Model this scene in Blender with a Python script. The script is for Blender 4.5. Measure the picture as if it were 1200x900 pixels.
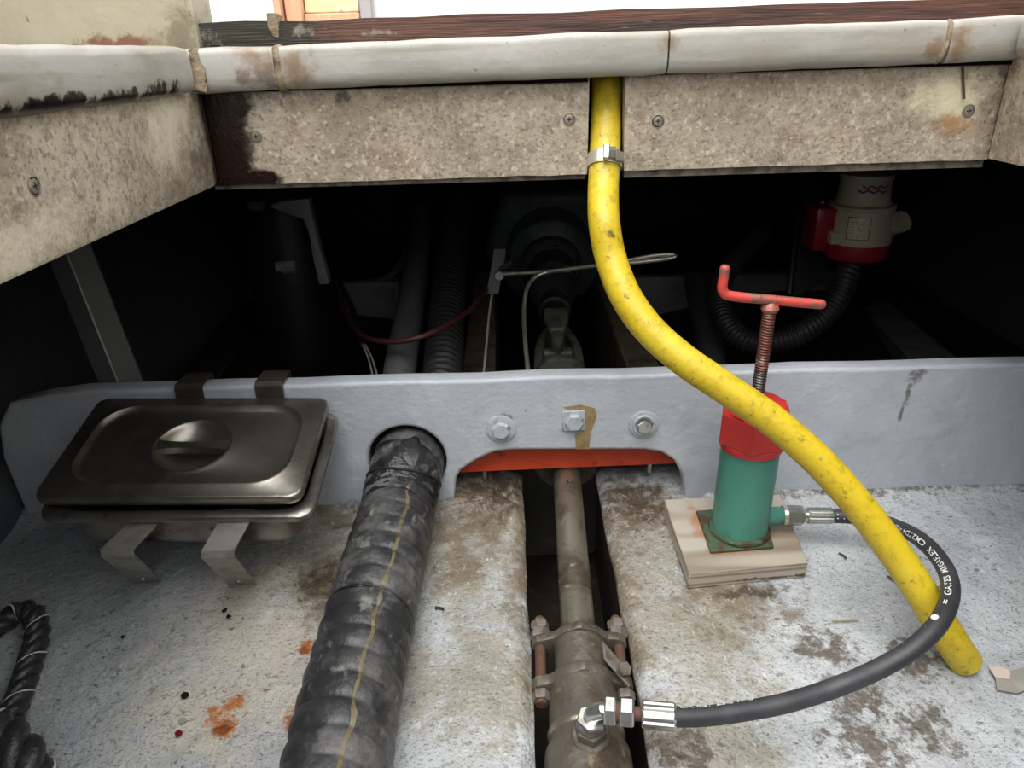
import bpy, bmesh, math, random
from mathutils import Vector, Matrix, noise
random.seed(4)
for o in list(bpy.data.objects): bpy.data.objects.remove(o)
S = bpy.context.scene
COL = S.collection

# ------------------------------------------------------------------ camera, sky, exposure
FPX = 867.0
CAM = Vector((0, -0.9, 0.6))
ROT = Matrix.Rotation(math.radians(65.5), 3, 'X') @ Matrix.Rotation(math.radians(-1.7), 3, 'Z')
cd = bpy.data.cameras.new('camera')
cd.sensor_width = 36.0; cd.lens = 36.0 * FPX / 1200.0; cd.clip_start = 0.01; cd.clip_end = 50
cam = bpy.data.objects.new('camera', cd); COL.objects.link(cam)
cam.matrix_world = Matrix.Translation(CAM) @ ROT.to_4x4()
S.camera = cam
W = bpy.data.worlds.new('sky'); S.world = W; W.use_nodes = True
wn = W.node_tree; wn.nodes.clear()
wo = wn.nodes.new('ShaderNodeOutputWorld'); wb = wn.nodes.new('ShaderNodeBackground')
wb.inputs[0].default_value = (0.98, 0.99, 1.0, 1); wb.inputs[1].default_value = 0.85   # even overcast sky
wn.links.new(wb.outputs[0], wo.inputs[0])
sun_d = bpy.data.lights.new('sun', 'SUN'); sun_d.energy = 1.5; sun_d.angle = math.radians(50); sun_d.color = (1, .975, .94)
sun = bpy.data.objects.new('sun', sun_d); COL.objects.link(sun)
sun.rotation_euler = (math.radians(22), math.radians(-9), 0)     # veiled sun, high and behind the viewer
S.view_settings.view_transform = 'Standard'; S.view_settings.look = 'None'
S.view_settings.gamma = 1; S.view_settings.use_curve_mapping = False
S.view_settings.exposure = 1.26

# ------------------------------------------------------------------ pixel -> place (1200x900 frame)
def ray(x, y): return ROT @ Vector(((x - 600) / FPX, -(y - 450) / FPX, -1))
def Q(x, y, d): return CAM + ray(x, y) * d
def PY(x, y, Y): q = ray(x, y); return CAM + q * ((Y - CAM.y) / q.y)
def PX(x, y, X): q = ray(x, y); return CAM + q * ((X - CAM.x) / q.x)
SL = 0.087
def PF(x, y, h=0.0):
    q = ray(x, y); t = (SL * CAM.y + h - CAM.z) / (q.z - SL * q.y); return CAM + q * t
def fz(Y): return SL * Y

# ------------------------------------------------------------------ materials
def hx(h):
    h = h.lstrip('#'); v = [int(h[i:i + 2], 16) / 255 for i in (0, 2, 4)]
    return tuple((c / 12.92 if c <= .04045 else ((c + .055) / 1.055) ** 2.4) for c in v) + (1,)
def material(name, base, rough=.6, metal=0., layers=(), bumps=(), spec=.5, coat=0.):
    """layers: (colour, scale, lo, hi, amount[, dict(stretch, blobs, rough, metal, detail)]); bumps: (scale, strength, distance[, stretch])"""
    m = bpy.data.materials.new(name); m.use_nodes = True
    nt = m.node_tree; N = nt.nodes; L = nt.links
    b = N['Principled BSDF']
    b.inputs['Specular IOR Level'].default_value = spec
    b.inputs['Coat Weight'].default_value = coat
    tc = N.new('ShaderNodeTexCoord')
    def coords(st):
        if st is None: return tc.outputs['Object']
        mp = N.new('ShaderNodeMapping'); mp.inputs['Scale'].default_value = st
        L.new(tc.outputs['Object'], mp.inputs[0]); return mp.outputs[0]
    def mth(op, a, c=None, clamp=False):
        n = N.new('ShaderNodeMath'); n.operation = op; n.use_clamp = clamp
        for i, v in enumerate((a, c)):
            if v is None: continue
            if isinstance(v, (int, float)): n.inputs[i].default_value = v
            else: L.new(v, n.inputs[i])
        return n.outputs[0]
    def ramp(v, lo, hi):
        n = N.new('ShaderNodeMapRange'); n.interpolation_type = 'SMOOTHSTEP'
        n.inputs['From Min'].default_value = lo; n.inputs['From Max'].default_value = hi
        L.new(v, n.inputs['Value']); return n.outputs[0]
    col = None; ro = None; me = None
    bc = hx(base)
    for i, ly in enumerate(layers):
        c, sc, lo, hi, amt = ly[:5]; o = ly[5] if len(ly) > 5 else {}
        nz = N.new('ShaderNodeTexNoise'); nz.inputs['Scale'].default_value = sc
        nz.inputs['Detail'].default_value = o.get('detail', 5); nz.inputs['Roughness'].default_value = o.get('nr', .6)
        L.new(coords(o.get('stretch')), nz.inputs['Vector'])
        v = nz.outputs['Fac']
        if o.get('blobs'):
            tot = None
            for (p, r) in o['blobs']:
                if isinstance(r, (int, float)): r = (r, r, r)
                sb = N.new('ShaderNodeVectorMath'); sb.operation = 'SUBTRACT'; L.new(tc.outputs['Object'], sb.inputs[0]); sb.inputs[1].default_value = p
                dv = N.new('ShaderNodeVectorMath'); dv.operation = 'DIVIDE'; L.new(sb.outputs[0], dv.inputs[0]); dv.inputs[1].default_value = r
                ln = N.new('ShaderNodeVectorMath'); ln.operation = 'LENGTH'; L.new(dv.outputs[0], ln.inputs[0])
                w = mth('SUBTRACT', 1.0, ln.outputs['Value'], True)
                tot = w if tot is None else mth('MAXIMUM', tot, w)
            v = mth('MULTIPLY', mth('ADD', mth('MULTIPLY', mth('SUBTRACT', v, .5), o.get('amp', 2.6)), tot), mth('MULTIPLY', tot, 6.0, True))
        mask = mth('MULTIPLY', ramp(v, lo, hi), amt)
        mx = N.new('ShaderNodeMix'); mx.data_type = 'RGBA'
        L.new(mask, mx.inputs[0])
        if col is None: mx.inputs[6].default_value = bc
        else: L.new(col, mx.inputs[6])
        mx.inputs[7].default_value = hx(c); col = mx.outputs[2]
        for key in ('rough', 'metal'):
            if key in o:
                x = N.new('ShaderNodeMix'); L.new(mask, x.inputs[0])
                prev = ro if key == 'rough' else me
                if prev is None: x.inputs[2].default_value = rough if key == 'rough' else metal
                else: L.new(prev, x.inputs[2])
                x.inputs[3].default_value = o[key]
                if key == 'rough': ro = x.outputs[0]
                else: me = x.outputs[0]
    if col is None: b.inputs['Base Color'].default_value = bc
    else: L.new(col, b.inputs['Base Color'])
    if ro is None: b.inputs['Roughness'].default_value = rough
    else: L.new(ro, b.inputs['Roughness'])
    if me is None: b.inputs['Metallic'].default_value = metal
    else: L.new(me, b.inputs['Metallic'])
    nrm = None
    for bp in bumps:
        sc, stg, dist = bp[:3]
        nz = N.new('ShaderNodeTexNoise'); nz.inputs['Scale'].default_value = sc; nz.inputs['Detail'].default_value = 4
        L.new(coords(bp[3] if len(bp) > 3 else None), nz.inputs['Vector'])
        bu = N.new('ShaderNodeBump'); bu.inputs['Strength'].default_value = stg; bu.inputs['Distance'].default_value = dist
        L.new(nz.outputs['Fac'], bu.inputs['Height'])
        if nrm: L.new(nrm, bu.inputs['Normal'])
        nrm = bu.outputs[0]
    if nrm: L.new(nrm, b.inputs['Normal'])
    return m
def fb(x, y, r, h=0.0): return (tuple(PF(x, y, h)), r)
def yb(x, y, r, Y=0.0): return (tuple(PY(x, y, Y)), r)

M = {}
STK = dict(detail=9, nr=.72)
def blob(bl, amp=2.6, **k): return dict(STK, blobs=bl, amp=amp, **k)
M['floor'] = material('grey_bilge_paint', '#a7aaad', .42, 0, [
    ('#bfc3c6', 7, .42, .62, .7, dict(detail=8, nr=.65)),
    ('#8d949c', 5, .5, .7, .5, dict(detail=8, nr=.65)),
    ('#8b8574', 16, .1, .7, .8, blob([fb(560, 640, .20), fb(600, 590, .18), fb(760, 640, .16), fb(720, 720, .17), fb(800, 740, .14), fb(400, 640, .15), fb(830, 860, .12), fb(560, 800, .12)])),
    ('#d0c3ad', 20, .1, 1.0, .6, blob([fb(330, 760, .2), fb(250, 820, .14), fb(300, 700, .12)])),
    ('#6b5c47', 34, .2, .9, .75, blob([fb(385, 690, .09), fb(560, 600, .15), fb(740, 590, .13), fb(615, 640, (.045, .40, .2)), fb(718, 690, (.05, .40, .2)), fb(540, 665, .07), fb(410, 605, (.14, .04, .05)), fb(860, 705, .11)], 3.2)),
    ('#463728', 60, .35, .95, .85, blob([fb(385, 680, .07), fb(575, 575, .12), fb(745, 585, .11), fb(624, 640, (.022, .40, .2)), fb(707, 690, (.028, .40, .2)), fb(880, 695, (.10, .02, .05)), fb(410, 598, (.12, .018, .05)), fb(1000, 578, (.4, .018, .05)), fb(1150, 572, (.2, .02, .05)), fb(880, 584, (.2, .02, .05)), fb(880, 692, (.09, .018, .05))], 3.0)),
    ('#b06a2c', 48, .35, .8, .95, blob([fb(265, 845, .032), fb(275, 825, .022), fb(360, 762, .024), fb(345, 845, .024), fb(335, 893, .018), fb(247, 832, .012)], 3.0)),
    ('#7a3c12', 70, .5, .9, .9, blob([fb(262, 852, .022), fb(355, 764, .018), fb(340, 850, .018)], 3.0)),
    ('#4f4234', 60, .38, .9, .85, blob([fb(960, 760, .06), fb(1020, 870, .08), fb(1080, 850, .06), fb(975, 765, .05), fb(1000, 815, .07), fb(800, 885, .07), fb(1075, 775, .05)], 3.4)),
    ('#5d5b57', 95, .57, .70, .6, dict(detail=6, stretch=(.85, 1.1, 1))),
    ('#3f3e3c', 170, .60, .68, .7, dict(detail=5, stretch=(.75, 1.2, 1))),
    ('#d3d5d4', 120, .58, .72, .4, dict(detail=4, stretch=(1.3, .7, 1))),
    ('#4a4844', 420, .55, .66, .6, dict(detail=3, stretch=(.8, 1.1, 1))),
], [(10, .35, .014), (34, .6, .008), (90, .7, .004), (260, .6, .002)])
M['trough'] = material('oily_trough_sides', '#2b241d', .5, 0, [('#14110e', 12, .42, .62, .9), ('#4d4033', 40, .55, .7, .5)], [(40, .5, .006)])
M['bulkhead'] = material('grey_blue_bulkhead_paint', '#b0b5bd', .42, 0, [
    ('#bdc2c8', 8, .45, .65, .7, dict(detail=8)),
    ('#9ba1ab', 14, .52, .7, .5, dict(detail=8)),
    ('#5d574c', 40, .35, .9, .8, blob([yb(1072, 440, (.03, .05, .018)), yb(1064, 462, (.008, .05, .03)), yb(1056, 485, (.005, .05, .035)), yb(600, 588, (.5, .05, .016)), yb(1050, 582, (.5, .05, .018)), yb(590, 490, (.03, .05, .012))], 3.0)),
    ('#c3c7cc', 60, .58, .72, .6, dict(detail=5, stretch=(.6, 1, 1.4))),
    ('#4a4a4a', 85, .68, .76, .7, dict(detail=4)),
], [(16, .3, .01), (60, .25, .004), (160, .35, .002)])
M['bolt_paint'] = material('grey_painted_bolt', '#aeb3ba', .4, 0, [('#5b5850', 120, .55, .7, .7)], [(200, .3, .002)])
M['glue'] = material('brown_glue_stain', '#9a8560', .5, 0, [('#7d6740', 60, .45, .65, .7)], [(150, .4, .003)])
boardlayers = [
    ('#bdb19d', 6, .45, .65, .7, dict(detail=8)),
    ('#6b5e50', 8, .42, .70, .75, dict(detail=10, nr=.78)),
    ('#7d705f', 80, .46, .64, .7, dict(detail=8, nr=.75, stretch=(.8, 1, 1.2))),
    ('#93806c', 4, .48, .68, .6, dict(detail=8)),
    ('#574a3d', 260, .52, .68, .6, dict(detail=4)),
    ('#7a5b44', 12, .55, .75, .4, dict(detail=8, stretch=(1, 1, 2))),
    ('#3c332b', 150, .66, .74, .8, dict(detail=4)),
    ('#ddd6c6', 150, .54, .68, .6, dict(detail=6, nr=.7)),
]
bst = [
    ('#d9cfae', 26, .1, .8, .85, blob([yb(1112, 116, (.055, .1, .038), -.045)], 2.2)),
    ('#9a6c38', 30, .3, .9, .8, blob([yb(1115, 146, (.05, .05, .022), -.045)], 2.4)),
    ('#1e0d08', 16, .12, .45, 1., blob([yb(240, 140, (.05, .1, .12), -.045), yb(262, 125, (.04, .1, .05), -.045), yb(268, 170, (.035, .1, .07), -.045), yb(283, 212, (.06, .1, .016), -.045), yb(262, 200, (.04, .1, .05), -.045)], 1.8, rough=.25)),
    ('#1f0e08', 30, .25, .8, .85, blob([yb(282, 170, (.022, .1, .07), -.045), yb(295, 208, (.05, .1, .014), -.045)], 2.8, rough=.3)),
    ('#2c2119', 40, .3, .9, .8, blob([yb(1186, 100, (.035, .1, .05), -.045), yb(1172, 150, (.02, .1, .06), -.045), yb(405, 115, .016, -.045)], 2.6)),
]
M['board'] = material('mouldy_painted_plywood', '#aa9d8b', .65, 0, boardlayers + bst, [(60, .4, .003), (250, .4, .002)])
M['board_side'] = material('pale_mouldy_plywood', '#c0b6a4', .65, 0, boardlayers + [
    ('#dcd4bd', 24, .2, .9, .8, blob([((-.32, -.14, .54), (.1, .10, .06)), ((-.32, -.45, .49), (.1, .25, .03))], 2.4)),
    ('#6e6152', 50, .3, .9, .8, blob([((-.32, -.09, .50), (.1, .05, .05))], 3)),
    ('#2a1810', 22, .2, .6, .95, blob([((-.32, -.045, .53), (.1, .035, .08)), ((-.32, -.047, .48), (.1, .02, .06))], 2))], [(60, .4, .003), (250, .4, .002)])
M['board_edge'] = material('plywood_edge', '#6e655a', .7, 0, [('#2d2a26', 60, .45, .65, .8)])
M['lip'] = material('white_gelcoat', '#a3a099', .32, 0, [
    ('#b4b2ad', 6, .45, .65, .7, dict(detail=8)),
    ('#928b7d', 7, .48, .70, .7, dict(stretch=(.7, 1, 4), detail=8)),
    ('#85785f', 9, .52, .72, .6, dict(stretch=(.4, 1, 8), detail=8)),
    ('#7d5f3a', 30, .2, .95, .75, blob([yb(300, 75, .04, -.065), yb(342, 82, .04, -.065), yb(200, 80, .035, -.065), yb(1125, 50, (.02, .05, .04), -.065), yb(1098, 60, .02, -.065), yb(785, 50, .02, -.065)], 2.8)),
    ('#6a6259', 60, .25, .9, .7, blob([yb(310, 92, (.05, .05, .016), -.065), yb(200, 100, (.04, .05, .016), -.065)], 2.8)),
    ('#6f6d69', 120, .64, .74, .7, dict(detail=4)),
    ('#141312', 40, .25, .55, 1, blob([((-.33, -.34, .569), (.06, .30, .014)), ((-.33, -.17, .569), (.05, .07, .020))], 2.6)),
], [(9, .25, .012), (140, .2, .002)])
M['sealant'] = material('brown_stained_sealant', '#84765f', .6, 0, [('#5e4a36', 60, .48, .66, .9), ('#b5a88f', 90, .6, .7, .6)], [(120, .7, .004)])
M['sill'] = material('weathered_brown_wood', '#57392e', .6, 0, [
    ('#30211c', 8, .45, .65, .9, dict(stretch=(.6, 3, 12))),
    ('#7a4436', 14, .55, .72, .7, dict(stretch=(.5, 3, 10))),
    ('#8d7f74', 60, .64, .72, .6, dict(stretch=(.4, 2, 6))),
    ('#23241c', 20, .1, .5, .9, blob([yb(270, 35, (.13, .2, .1), -.02)])), ('#8a867a', 90, .5, 1.0, .7, blob([yb(245, 42, (.03, .2, .02), -.02), yb(355, 36, (.03, .2, .012), -.02), yb(445, 38, (.05, .2, .006), -.02)], 3.2)),
], [(60, .5, .003, (.4, 2, 8))])
M['cream'] = material('dirty_cream_paint', '#bdb59f', .55, 0, [
    ('#cbc5b4', 7, .45, .65, .7), ('#8e816a', 18, .55, .72, .6, dict(stretch=(1, 1, 2))),
    ('#3c3528', 60, .67, .74, .8, dict(stretch=(1, 1, .5))),
    ('#7c3a24', 50, .3, .8, .8, blob([yb(140, 50, (.06, .2, .016), -.02)], 2.6)), ('#7d6f58', 40, .2, .9, .7, blob([yb(215, 45, (.05, .2, .05), -.02)], 2.8))], [(60, .4, .003)])
M['white_wall'] = material('white_cabin_paint', '#f4f4f2', .5)
M['orange_wood'] = material('varnished_orange_wood', '#dba98a', .4, 0, [('#e8c3a0', 8, .5, .6, .7, dict(stretch=(14, 1, 1)))])
M['yellow_panel'] = material('yellow_printed_panel', '#f0dda8', .5, 0, [('#f3ead2', 30, .45, .6, .9), ('#d08a4a', 25, .58, .7, .7)])
M['grey_strip'] = material('grey_painted_strip', '#a9a6a8', .6)
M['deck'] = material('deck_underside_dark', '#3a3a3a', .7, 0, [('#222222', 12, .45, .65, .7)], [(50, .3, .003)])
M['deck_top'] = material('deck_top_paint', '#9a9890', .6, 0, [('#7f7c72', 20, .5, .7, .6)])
M['hull'] = material('hull_side_dark_grey', '#55585c', .55, 0, [('#4c4f53', 9, .45, .65, .7), ('#3a352c', 40, .6, .75, .6)], [(25, .4, .008), (120, .3, .003)])
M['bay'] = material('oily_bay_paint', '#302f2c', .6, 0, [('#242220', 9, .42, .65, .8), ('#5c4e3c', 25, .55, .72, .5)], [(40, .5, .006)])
M['bayframe'] = material('grey_frame_paint', '#85878a', .55, 0, [('#5c5b58', 12, .45, .65, .7)], [(60, .4, .004)])
M['bearer'] = material('brown_grey_bearer', '#8f806c', .6, 0, [('#5a4c3c', 22, .45, .65, .8), ('#a8a196', 60, .55, .7, .5)], [(80, .4, .003)])
M['steel'] = material('tarnished_stainless', '#a39e95', .32, .92, [
    ('#5f5a53', 9, .4, .68, .75, dict(rough=.42)), ('#75643f', 16, .55, .75, .4), ('#bdbab4', 70, .66, .72, .6, dict(stretch=(1, 2, 1)))], [(40, .08, .003), (220, .1, .001)])
M['pan'] = material('stained_stainless_pan', '#a39f98', .3, .9, [
    ('#5e5850', 12, .45, .7, .6), ('#7d4a26', 60, .45, 1.1, .75, blob([((-.06, -.095, .06), (.05, .05, .014)), ((.05, -.095, .055), (.05, .05, .014)), ((.0, -.095, .058), (.13, .05, .008)), ((-.02, -.09, .01), (.07, .05, .014))], 4.2, rough=.8, metal=0)), ('#4a3527', 30, .6, .75, .8, dict(rough=.6))], [(120, .1, .001)])
M['strap'] = material('galvanised_strap', '#aaa79f', .45, .6, [('#7d7a72', 25, .45, .66, .7), ('#6b5a44', 60, .62, .74, .6, dict(rough=.7))], [(160, .15, .001)])
M['shaft'] = material('worn_bronze_steel_shaft', '#96907f', .34, .75, [
    ('#55493c', 22, .45, .66, .85, dict(rough=.55)), ('#b8b0a2', 50, .62, .72, .8, dict(stretch=(1, 1, 1))), ('#6a5030', 90, .58, .7, .6, dict(rough=.7))], [(90, .3, .002)])
M['gland'] = material('dull_bronze_casting', '#69635a', .48, .45, [
    ('#4a4034', 26, .45, .66, .85), ('#8e8362', 55, .58, .72, .6, dict(rough=.7, metal=.2)), ('#6a4a30', 90, .6, .72, .6, dict(metal=.1))], [(110, .5, .003)])
M['rust'] = material('rusty_steel', '#5c4335', .75, .25, [('#5f4334', 60, .45, .65, .8), ('#7d4a30', 90, .55, .7, .5)], [(160, .6, .003)])
M['rust_nut'] = material('rust_pink_grey_nut', '#78726b', .6, .4, [('#5c493d', 80, .45, .65, .7)], [(160, .5, .002)])
M['chrome'] = material('zinc_plated_fitting', '#c6c7c4', .28, .9, [('#8c8778', 60, .5, .7, .7), ('#7a5c38', 90, .64, .74, .6, dict(rough=.7, metal=.2))], [(150, .1, .001)])
M['brightsteel'] = material('bright_steel_rod', '#d8d4c8', .32, .75, [('#a09680', 40, .55, .7, .5)])
M['rubber'] = material('black_rubber_hose', '#2f2f33', .5, 0, [('#46464b', 20, .48, .68, .6), ('#6e6e70', 120, .66, .74, .5)], [(200, .2, .001)])
M['print'] = material('white_hose_print', '#dcdcd8', .6)
M['duct'] = material('black_corrugated_hose', '#2d2d2f', .40, 0, [
    ('#6a6968', 12, .44, .66, .8, dict(rough=.5, detail=8, nr=.7)), ('#8f8c87', 60, .56, .72, .6, dict(rough=.6, detail=7, stretch=(1, .5, 1))), ('#151516', 25, .55, .7, .6)], [(60, .3, .004), (240, .3, .0015)])
M['ductdark'] = material('black_wrap_sleeve', '#1c1c1e', .38, 0, [('#454443', 30, .5, .7, .6)], [(45, .8, .01)])
M['amber'] = material('amber_drip_streak', '#6b6048', .45, 0, [('#4a4030', 50, .45, .65, .8)], [(120, .5, .002)])
M['yellow'] = material('yellow_pvc_hose', '#cbb025', .42, 0, [
    ('#d6bf3a', 10, .45, .65, .6), ('#a08a1e', 60, .5, .64, .6, dict(detail=9, nr=.75)), ('#4d4014', 100, .555, .66, .85, dict(detail=10, nr=.78)), ('#6b5a1a', 22, .52, .75, .5, dict(detail=9, nr=.8)),
    ('#3a2c12', 30, .66, .74, .8)], [(120, .25, .002)])
M['yellow_stripe'] = M['yellow']
M['green'] = material('teal_green_paint', '#4b8d7d', .4, 0, [('#407c6d', 14, .45, .65, .7), ('#22443b', 130, .67, .73, .8), ('#6e5a3a', 70, .68, .76, .7)], [(60, .2, .003)])
M['greenplate'] = material('rusty_green_plate', '#4c5d48', .55, .1, [('#4a3524', 45, .45, .6, .9), ('#7a5030', 90, .58, .7, .8)], [(120, .7, .003)])
M['red'] = material('red_gloss_paint', '#c23532', .38, 0, [('#a81f22', 16, .5, .68, .7), ('#5c1a18', 120, .68, .74, .7)], [(60, .25, .003)])
M['redworn'] = material('worn_red_handle_paint', '#cf4a44', .45, .1, [('#8d6a5c', 50, .48, .58, .9, dict(metal=.4)), ('#6e2a24', 120, .6, .7, .7)], [(120, .4, .002)])
M['thread'] = material('red_tinted_thread', '#7a4a42', .5, .5, [('#5a3a34', 60, .45, .65, .7), ('#8f8a84', 50, .55, .65, .7)])
M['threadsteel'] = material('greasy_steel_thread', '#6e6a66', .4, .8, [('#4a4038', 60, .45, .65, .7)])
M['orange'] = material('orange_red_primer', '#d24a28', .5, 0, [('#b83a1e', 14, .45, .65, .7), ('#6b3020', 50, .6, .72, .8), ('#e25c30', 8, .55, .7, .6)], [(60, .3, .003)])
M['plyblock'] = material('pale_plywood', '#aea79b', .6, 0, [
    ('#b5a791', 10, .45, .65, .6, dict(stretch=(1, 4, 1))), ('#7d6c58', 8, .50, .58, .8, dict(stretch=(.2, .2, 26), detail=1)),
    ('#a66a34', 40, .2, .8, .7, blob([((-.045, .02, .022), (.018, .06, .02)), ((-.02, -.038, .022), (.04, .02, .02))], 2.4)),
    ('#3b2e22', 50, .3, .7, .9, blob([((.04, -.08, -.001), (.09, .04, .006)), ((-.085, -.0, -.002), (.03, .1, .010))], 2.6))], [(90, .3, .002)])
M['rope'] = material('black_polyrope', '#303134', .30, 0, [('#4a4b4e', 90, .5, .68, .7), ('#85868a', 200, .62, .72, .6)], [(300, .5, .002)])
M['ropewhite'] = material('white_tracer_yarn', '#d4d2cc', .4, 0, [('#8c8a84', 80, .5, .7, .6)])
M['pumpcream'] = material('cream_pump_plastic', '#b3ad97', .4, 0, [('#98927c', 20, .5, .7, .5)])
M['pumpred'] = material('dark_red_pump_plastic', '#8e1a2a', .35)
M['pumplabel'] = material('printed_pump_label', '#d0c8ac', .5, 0, [('#8e8870', 160, .5, .58, .7, dict(stretch=(1, 1, 5), detail=2))])
M['labelline'] = material('brown_label_line', '#6e5a48', .6)
M['waveblue'] = material('dark_blue_wave', '#3a3560', .5)
M['wavered'] = material('plum_red_wave', '#7a3048', .5)
M['bayhose'] = material('dark_bay_hose', '#2a2a2b', .5, 0, [('#3c3c3d', 30, .5, .7, .5)])
M['baypipe'] = material('grey_bay_pipe', '#66676a', .5, 0, [('#4a4a4a', 20, .5, .7, .6)])
M['whiteplastic'] = material('white_bay_plastic', '#b0b0aa', .45, 0, [('#a8a8a2', 20, .5, .7, .5)])
M['iron'] = material('dark_cast_iron', '#4c504d', .55, .3, [('#343733', 20, .45, .65, .7), ('#6e6656', 60, .58, .72, .5)], [(60, .5, .004)])
M['yoke'] = material('greasy_grey_yoke', '#8a8a7c', .5, .3, [('#55544a', 30, .45, .65, .8)], [(60, .4, .003)])
M['gearbox'] = material('dull_green_grey_gearbox', '#56625e', .5, .1, [('#3a4340', 14, .45, .65, .7)], [(50, .4, .004)])
M['angle'] = material('grey_angle_iron', '#58595b', .5, .2, [('#55565a', 20, .45, .65, .7)], [(80, .3, .003)])
M['darkstrap'] = material('dark_strap_steel', '#4a443c', .5, .4, [('#2f2a25', 25, .45, .66, .7)])
M['gap'] = material('painted_lip_shadow', '#0b0a09', .9, 0, spec=.1)  # near-black colour for the painted shadow line below the lip
M['wire_red'] = material('red_brown_cable', '#4c2624', .5)
M['wire_grey'] = material('grey_wire', '#aaa79c', .5)
M['wire_black'] = material('black_wire', '#1d1d1e', .5)
M['flake_black'] = material('black_flake', '#17171a', .4)
M['flake_red'] = material('dark_red_flake', '#6e1420', .4)
M['flake_white'] = material('grey_white_flake', '#9c9a96', .4)
M['flake_brown'] = material('brown_splinter', '#4a3826', .7)
M['tape'] = material('torn_tape', '#8f8b84', .6, 0, [('#a8a49c', 40, .5, .7, .6)])
M['tapepink'] = material('pinkish_tape', '#c2b2a8', .6, 0, [('#8f8078', 60, .55, .7, .6)])
M['screw'] = material('screw_head', '#a59e92', .4, .7, [('#6a6054', 80, .5, .7, .7)])

# ------------------------------------------------------------------ object helpers
ORG = {}
def thing(name, label, cat, loc=(0, 0, 0), group=None):
    o = bpy.data.objects.new(name, None); COL.objects.link(o); o.location = loc; o.empty_display_size = .02
    o['label'] = label; o['category'] = cat
    if group: o['group'] = group
    ORG[o] = Vector(loc); return o
def tag(o, label, cat=None, group=None):
    o['label'] = label
    if cat: o['category'] = cat
    if group: o['group'] = group
    return o
def struct(o, label=None):
    o['kind'] = 'structure'
    if label: o['label'] = label
    return o
def ob(name, geo, mat, parent=None, smooth=True, loc=None, angle=40):
    """geo = (verts, faces) in world coordinates; parent: thing or part; loc: base of a top-level mesh thing"""
    vs, fs = geo
    root = parent
    base = Vector(loc) if loc is not None else (ORG[parent] if parent is not None else Vector((0, 0, 0)))
    me = bpy.data.meshes.new(name)
    me.from_pydata([tuple(Vector(v) - base) for v in vs], [], fs); me.update()
    bm = bmesh.new(); bm.from_mesh(me); bmesh.ops.recalc_face_normals(bm, faces=bm.faces); bm.to_mesh(me); bm.free()
    mats = mat if isinstance(mat, (list, tuple)) else [mat]
    for m in mats: me.materials.append(M[m])
    o = bpy.data.objects.new(name, me); COL.objects.link(o)
    if parent is not None: o.parent = parent
    elif loc is not None: o.location = base
    ORG[o] = base
    if smooth:
        for p in me.polygons: p.use_smooth = True
        if angle < 180: me.set_sharp_from_angle(angle=math.radians(angle))
    return o
def join(*geos):
    V, F = [], []
    for v, f in geos:
        n = len(V); V += list(v); F += [tuple(i + n for i in q) for q in f]
    return V, F
def catmull(pts, n=10):
    P = [Vector(p) for p in pts]; P = [P[0] * 2 - P[1]] + P + [P[-1] * 2 - P[-2]]; out = []
    for i in range(1, len(P) - 2):
        a, b, c, d = P[i - 1:i + 3]
        for k in range(n):
            t = k / n; out.append(.5 * ((2 * b) + (c - a) * t + (2 * a - 5 * b + 4 * c - d) * t * t + (3 * b - a - 3 * c + d) * t ** 3))
    out.append(P[-2]); return out
def resample(pts, step):
    out = [pts[0].copy()]; acc = 0
    for a, b in zip(pts, pts[1:]):
        L = (b - a).length
        if L < 1e-9: continue
        s = step - acc
        while s <= L: out.append(a.lerp(b, s / L)); s += step
        acc = L - (s - step)
    if (out[-1] - pts[-1]).length > step * .3: out.append(pts[-1].copy())
    return out
def frames(pts):
    T = []
    for i in range(len(pts)):
        a = pts[max(0, i - 1)]; b = pts[min(len(pts) - 1, i + 1)]; T.append((b - a).normalized())
    u = T[0].orthogonal().normalized(); U = []
    for t in T:
        u = (u - t * u.dot(t)).normalized(); U.append(u.copy())
    return T, U
def tube(pts, r, seg=14, caps=True, rf=None):
    """r: number or function(i); rf(s, theta): extra radius factor"""
    pts = [Vector(p) for p in pts]; T, U = frames(pts); V = []; F = []; s = 0
    for i, p in enumerate(pts):
        if i: s += (p - pts[i - 1]).length
        w = T[i].cross(U[i]); rr = r(i / (len(pts) - 1)) if callable(r) else r
        for k in range(seg):
            th = 2 * math.pi * k / seg; q = rr * (rf(s, th) if rf else 1)
            V.append(p + (U[i] * math.cos(th) + w * math.sin(th)) * q)
    for i in range(len(pts) - 1):
        for k in range(seg):
            a = i * seg + k; b = i * seg + (k + 1) % seg; F.append((a, b, b + seg, a + seg))
    if caps:
        F.append(tuple(range(seg))[::-1]); n = (len(pts) - 1) * seg; F.append(tuple(range(n, n + seg)))
    return V, F
def basis(d, up=None):
    d = Vector(d).normalized()
    u = Vector(up) if up is not None else (Vector((0, 0, 1)) if abs(d.z) < .9 else Vector((1, 0, 0)))
    u = (u - d * u.dot(d)).normalized(); return d, u, d.cross(u)
def lathe(o, d, prof, seg=24, cap=(True, True), up=None, rot=0., sq=None):
    d, u, w = basis(d, up); o = Vector(o); V = []; F = []
    for (t, r) in prof:
        for k in range(seg):
            th = 2 * math.pi * (k / seg) + rot; V.append(o + d * t + (u * math.cos(th) + w * math.sin(th)) * r)
    for i in range(len(prof) - 1):
        for k in range(seg):
            a = i * seg + k; b = i * seg + (k + 1) % seg; F.append((a, b, b + seg, a + seg))
    if cap[0]: F.append(tuple(range(seg))[::-1])
    if cap[1]: n = (len(prof) - 1) * seg; F.append(tuple(range(n, n + seg)))
    return V, F
def hexnut(o, d, r, h, up=None, rot=0.):
    return lathe(o, d, [(0, r * .9), (h * .12, r), (h * .88, r), (h, r * .9)], 6, up=up, rot=rot)
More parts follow.
